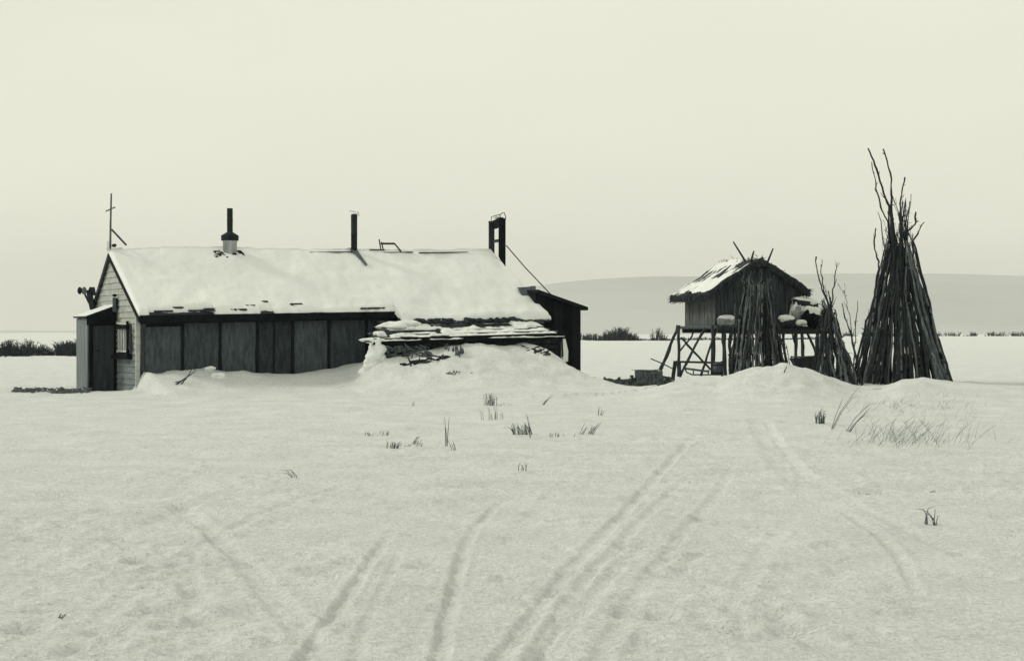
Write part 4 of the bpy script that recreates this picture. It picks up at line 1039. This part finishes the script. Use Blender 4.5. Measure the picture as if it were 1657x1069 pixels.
# debris poking through the drift before the lean-to
def rough_pile(name, lb, cat, u0, u1, zfn, n, mt, vfn=None, horiz=True, ln=.35, r=.025):
    m = MB()
    for k in range(n):
        uu = random.uniform(u0, u1); v_ = LVF - .25 + rough(.05)
        z_ = zfn(uu, random.random())
        c_ = H(uu, v_, 0)
        # pull forward until just proud of the drift
        for it in range(40):
            if gz(c_.x, c_.y) < z_ - .01: break
            c_ = c_ - V * .06
        c_.z = z_
        d = (U * rough(1) + V * rough(.2) + Vector((0, 0, rough(.25)))) if horiz else (Vector((0, 0, 1)) + U * rough(.15))
        d.normalize(); l_ = random.uniform(.4, 1) * ln / 2
        m.tube([c_ - d * l_, c_ + Vector((rough(.01), 0, rough(.015))), c_ + d * l_], [r * .8, r, r * .5], 5)
    return tag(m.build(name, mt), lb, cat)
rough_pile('brushwood', 'dark brushwood showing in the gap of the drift at the left end of the lean-to', 'brushwood', 6.2, 7.35, lambda u_, t: .98 + .28 * t, 60, BARKL)
rough_pile('brushwood', 'line of broken branches in the drift below the left end of the lean-to', 'brushwood', 6.3, 7.5, lambda u_, t: .72 + .2 * (u_ - 6.3) + .08 * t, 45, BARK)
rough_pile('brushwood', 'upright bundle of sticks poking through the drift before the lean-to', 'brushwood', 7.85, 8.15, lambda u_, t: 1.0 + .22 * t, 26, BARKL, horiz=False, ln=.3)
rough_pile('brushwood', 'small dark twigs in the drift below the right half of the lean-to', 'brushwood', 10.35, 10.75, lambda u_, t: 1.02 + .25 * t, 22, BARK, ln=.2)
rough_pile('brushwood', 'scattered twigs low on the drift below the left half of the lean-to', 'brushwood', 6.9, 7.6, lambda u_, t: .5 + .12 * t, 14, BARK, ln=.2, r=.015)

# ------------------------------------------------------------------ dry grass
def tuft(px, py, n, w_m, h_m, lean, label, group='tufts of dry grass on the open snow', bend=.3, r=.0045, seed=0, mt=None, sy=.5):
    x0, y0 = PG(px, py); rnd = random.Random(int(px * 3 + py)); m = MB()
    for k in range(n):
        x = x0 + rnd.uniform(-.5, .5) * w_m; y = y0 + rnd.uniform(-.5, .5) * w_m * sy; z = float(ground(np.array([x]), np.array([y]))[0]) - .02
        h = h_m * rnd.uniform(.45, 1); lx = lean * h + rnd.uniform(-.15, .15) * h; bx = rnd.uniform(-bend, bend) * h
        q = [Vector((x, y, z)), Vector((x + lx * .35, y, z + h * .45)), Vector((x + lx * .8 + bx * .3, y + rnd.uniform(-.03, .03), z + h * .85)), Vector((x + lx + bx, y, z + h * rnd.uniform(.85, 1.05)))]
        m.tube(q, [r, r * .9, r * .7, r * .3], 3, False)
    return tag(m.build('grass_tuft', mt or GRASS), label, 'grass', group)
D2 = GRASS
tuft(793, 664, 26, .30, .30, .0, 'dense dark grass tuft, highest on the drift foot below the lean-to', r=.0055)
tuft(797, 688, 14, .42, .28, -.1, 'sparse upright blades just below the dense dark tuft')
tuft(815, 663, 16, .55, .07, .2, 'low stubble right of the dense dark tuft')
tuft(846, 709, 44, .32, .22, -.35, 'thick bent grass clump beside a tall straight stem', r=.0055)
tuft(858, 713, 3, .03, .50, -.05, 'tall straight stem rising from the right of the thick bent clump', bend=.05, r=.0065)
tuft(722, 725, 3, .03, .48, .0, 'lone tall stem standing left of the middle in open snow', bend=.08, r=.0065)
tuft(738, 732, 4, .12, .24, -.25, 'short curved blades right of the lone tall stem', bend=.4)
tuft(668, 662, 3, .05, .18, .1, 'tiny pair of blades high left on the drift foot', bend=.1)
tuft(612, 708, 18, .42, .10, 0, 'low faint grass patch, farthest left of the tufts')
tuft(634, 729, 26, .18, .14, .2, 'small dark tuft at the left end of a row of stubble')
tuft(655, 726, 20, .50, .08, .4, 'row of flat stubble beside the small dark tuft')
tuft(672, 722, 8, .12, .16, .6, 'slanting blades at the right end of the row of stubble')
tuft(948, 708, 14, .22, .22, .6, 'blades all slanting right, rightmost of the middle tufts')
tuft(912, 712, 14, .45, .12, .1, 'faint low tuft left of the slanting blades')
tuft(971, 680, 8, .10, .22, .2, 'little dark tuft with one raised blade near the foot of the annex')
tuft(880, 662, 6, .1, .28, .8, 'thin blade slanting right on the drift below the right end of the lean-to', bend=.1)
tuft(845, 763, 8, .10, .14, .0, 'tiny twig tuft nearest to the camera in the middle')
tuft(1118, 671, 10, .32, .05, .2, 'short flat stubble on open snow below the crate')
tuft(1066, 618, 10, .3, .2, .2, 'few stalks sticking up by the litter before the cache')
tuft(478, 775, 5, .07, .12, -.6, 'small curled twig lying in the left foreground', bend=.9)
tuft(1327, 695, 40, .16, .30, .1, 'dark narrow tuft at the left end of the right-hand grass patch', r=.005)
tuft(1345, 700, 3, .05, .70, .5, 'long stem slanting right in the right-hand grass patch', bend=.05, r=.0065)
tuft(1372, 703, 4, .08, .55, .95, 'bent stem leaning far right in the right-hand grass patch', bend=.2, r=.0065)
tuft(1506, 850, 9, .12, .20, -.1, 'small dark twig cluster in the right foreground', bend=.6, r=.005)
tuft(1400, 800, 8, .28, .05, .4, 'flat dark bits of grass left of the right foreground twigs', r=.005)
tuft(1424, 798, 10, .32, .05, .2, 'low pale stubble in a hollow of the right foreground', r=.005)
tuft(1508, 797, 5, .1, .06, .2, 'tiny sprig above the twig cluster in the right foreground', r=.005)
tuft(95, 1002, 4, .05, .07, .6, 'tiny curled sprig in the lower left corner', bend=.8, r=.004)
# patch of thin grass on the right
m = MB(); rnd = random.Random(11)
for k in range(420):
    px = rnd.choice([rnd.uniform(1385, 1580), rnd.gauss(1470, 55)]); py = rnd.choice([rnd.uniform(650, 724), rnd.gauss(664, 5), rnd.gauss(716, 5)])
    if not 640 < py < 730: continue
    x, y = PG(px, py); z = float(gz(x, y)) - .02; h = rnd.uniform(.06, .34) * (.5 + .6 * (py > 700)); lx = h * (rnd.uniform(.2, 1.3) if rnd.random() < .75 else rnd.uniform(-.9, .3)); r_ = .0032
    m.tube([Vector((x, y, z)), Vector((x + lx * .4, y, z + h * .5)), Vector((x + lx, y, z + h))], [r_, r_ * .8, r_ * .4], 3, False)
tag(m.build('grass_patch', mat('pale_dry_grass', G(.16), G(.34), (3, 3, 3), .9, 0)), 'thin dry grass standing in the snow before the big pole stack', 'grass', kind='stuff')
ground_stick(1268, 620, 39, .12, .16, .02, 'short dark peg stuck in the mound before the middle stack')
ground_stick(1396, 636, 40.5, .6, .03, .03, 'stick lying on the snow at the foot of the small stack')
ground_stick(1440, 640, 39.5, 1.0, .12, .016, 'long thin twig lying before the big stack')

# ------------------------------------------------------------------ brush on the horizon
def bush_mesh(m, x, y, w_, h_, n, rnd, r=.03, z=None):
    z = gz(x, y) if z is None else z
    for k in range(n):
        bx = x + rnd.gauss(0, .28) * w_; by = y + rnd.gauss(0, .2) * w_
        env = max(.15, 1 - (abs(bx - x) / (w_ * .75)) ** 2); h = h_ * env * rnd.uniform(.35, 1.0)
        l = rnd.uniform(-.35, .35) * h + (bx - x) * .25
        p0 = Vector((bx, by, z - .1)); p1 = Vector((bx + l * .4, by, z + h * .5)); p2 = Vector((bx + l, by + rnd.uniform(-.2, .2), z + h))
        m.tube([p0, p1, p2], [r, r * .8, r * .35], 3, False)
        for q in range(5):
            t = p0.lerp(p2, rnd.uniform(.3, .95)); m.tube([t, t + Vector((rnd.uniform(-.3, .3), rnd.uniform(-.2, .2), rnd.uniform(-.02, .18))) * h], [r * .5, r * .25], 3, False)
rnd = random.Random(5)
m = MB()     # left thicket, about 100 m off
x = -62.
while x < -16:
    Dd = 100 + rnd.uniform(-3, 6) + max(0, (x + 45)) * .5; h = rnd.uniform(.8, 1.25) * (1.15 if rnd.random() < .25 else 1); bush_mesh(m, x, Dd, rnd.uniform(1.0, 1.8), h, 80, rnd, .035); x += rnd.uniform(.35, .7)
tag(m.build('thicket', BRUSH), 'dense dark thicket along the far edge of the snowfield left of the house', 'thicket', kind='stuff')
m = MB()     # thin line of brush in the middle and behind the cache, 270 m off
x = -14.
while x < 62:
    Dd = 272 + rnd.uniform(-4, 10) + max(0, x - 20) * 1.0; k = .9 if x < 22 else .55; 
    if 10 < x < 17: k = 1.35
    bush_mesh(m, x, Dd, rnd.uniform(1.2, 2.4), rnd.uniform(.5, 1.25) * k, 22, rnd, .06); x += rnd.uniform(.5, 1.2)
tag(m.build('thicket', BRUSH), 'thin line of low brush on the horizon between house and cache', 'thicket', kind='stuff')
m = MB(); x = 100.
while x < 330:
    Dd = 480 + rnd.uniform(-8, 12); bush_mesh(m, x, Dd, rnd.uniform(2, 4), rnd.uniform(.5, 1.5) * (1.2 if x < 180 else 1), 16, rnd, .09); x += rnd.uniform(.8, 2.0)
tag(m.build('thicket', BRUSH), 'faint line of brush on the horizon right of the big pole stack', 'thicket', kind='stuff')
for px, wd, h_, n_, lb in ((1003, 3.3, 2.5, 170, 'broad dark rounded bush on the horizon between house and cache'), (985, 1.8, 1.9, 60, 'smaller bush at the left flank of the broad dark one'), (1024, 1.8, 1.5, 50, 'low bush at the right flank of the broad dark one'),
                           (1063, 1.5, 2.3, 34, 'see-through bush on the horizon just left of the cache'), (1075, 1.0, 1.2, 18, 'tiny sapling right of the see-through bush'), (962, 2.2, 1.4, 50, 'low dark bush near the annex of the house')):
    Dd = 268; m = MB(); bush_mesh(m, (px - CX) / F * Dd, Dd, wd, h_, n_, random.Random(px), .06); tag(m.build('bush', BRUSH), lb, 'bush', 'bushes on the horizon')

# ------------------------------------------------------------------ haze in the air
m = MB(); m.hexa([(-4200, -60, -7), (5800, -60, -7), (5800, 3300, -7), (-4200, 3300, -7), (-4200, -60, 120), (5800, -60, 120), (5800, 3300, 120), (-4200, 3300, 120)])
hm = bpy.data.materials.new('haze'); hm.use_nodes = True; hn = hm.node_tree; hn.nodes.remove(hn.nodes['Principled BSDF'])
pv = hn.nodes.new('ShaderNodeVolumePrincipled'); pv.inputs['Color'].default_value = (.95, .96, .93, 1); pv.inputs['Density'].default_value = .00017; pv.inputs['Anisotropy'].default_value = .2
hn.links.new(pv.outputs[0], hn.nodes['Material Output'].inputs['Volume'])
tag(m.build('haze', hm), 'pale winter haze over the snowfield', None, kind='stuff')
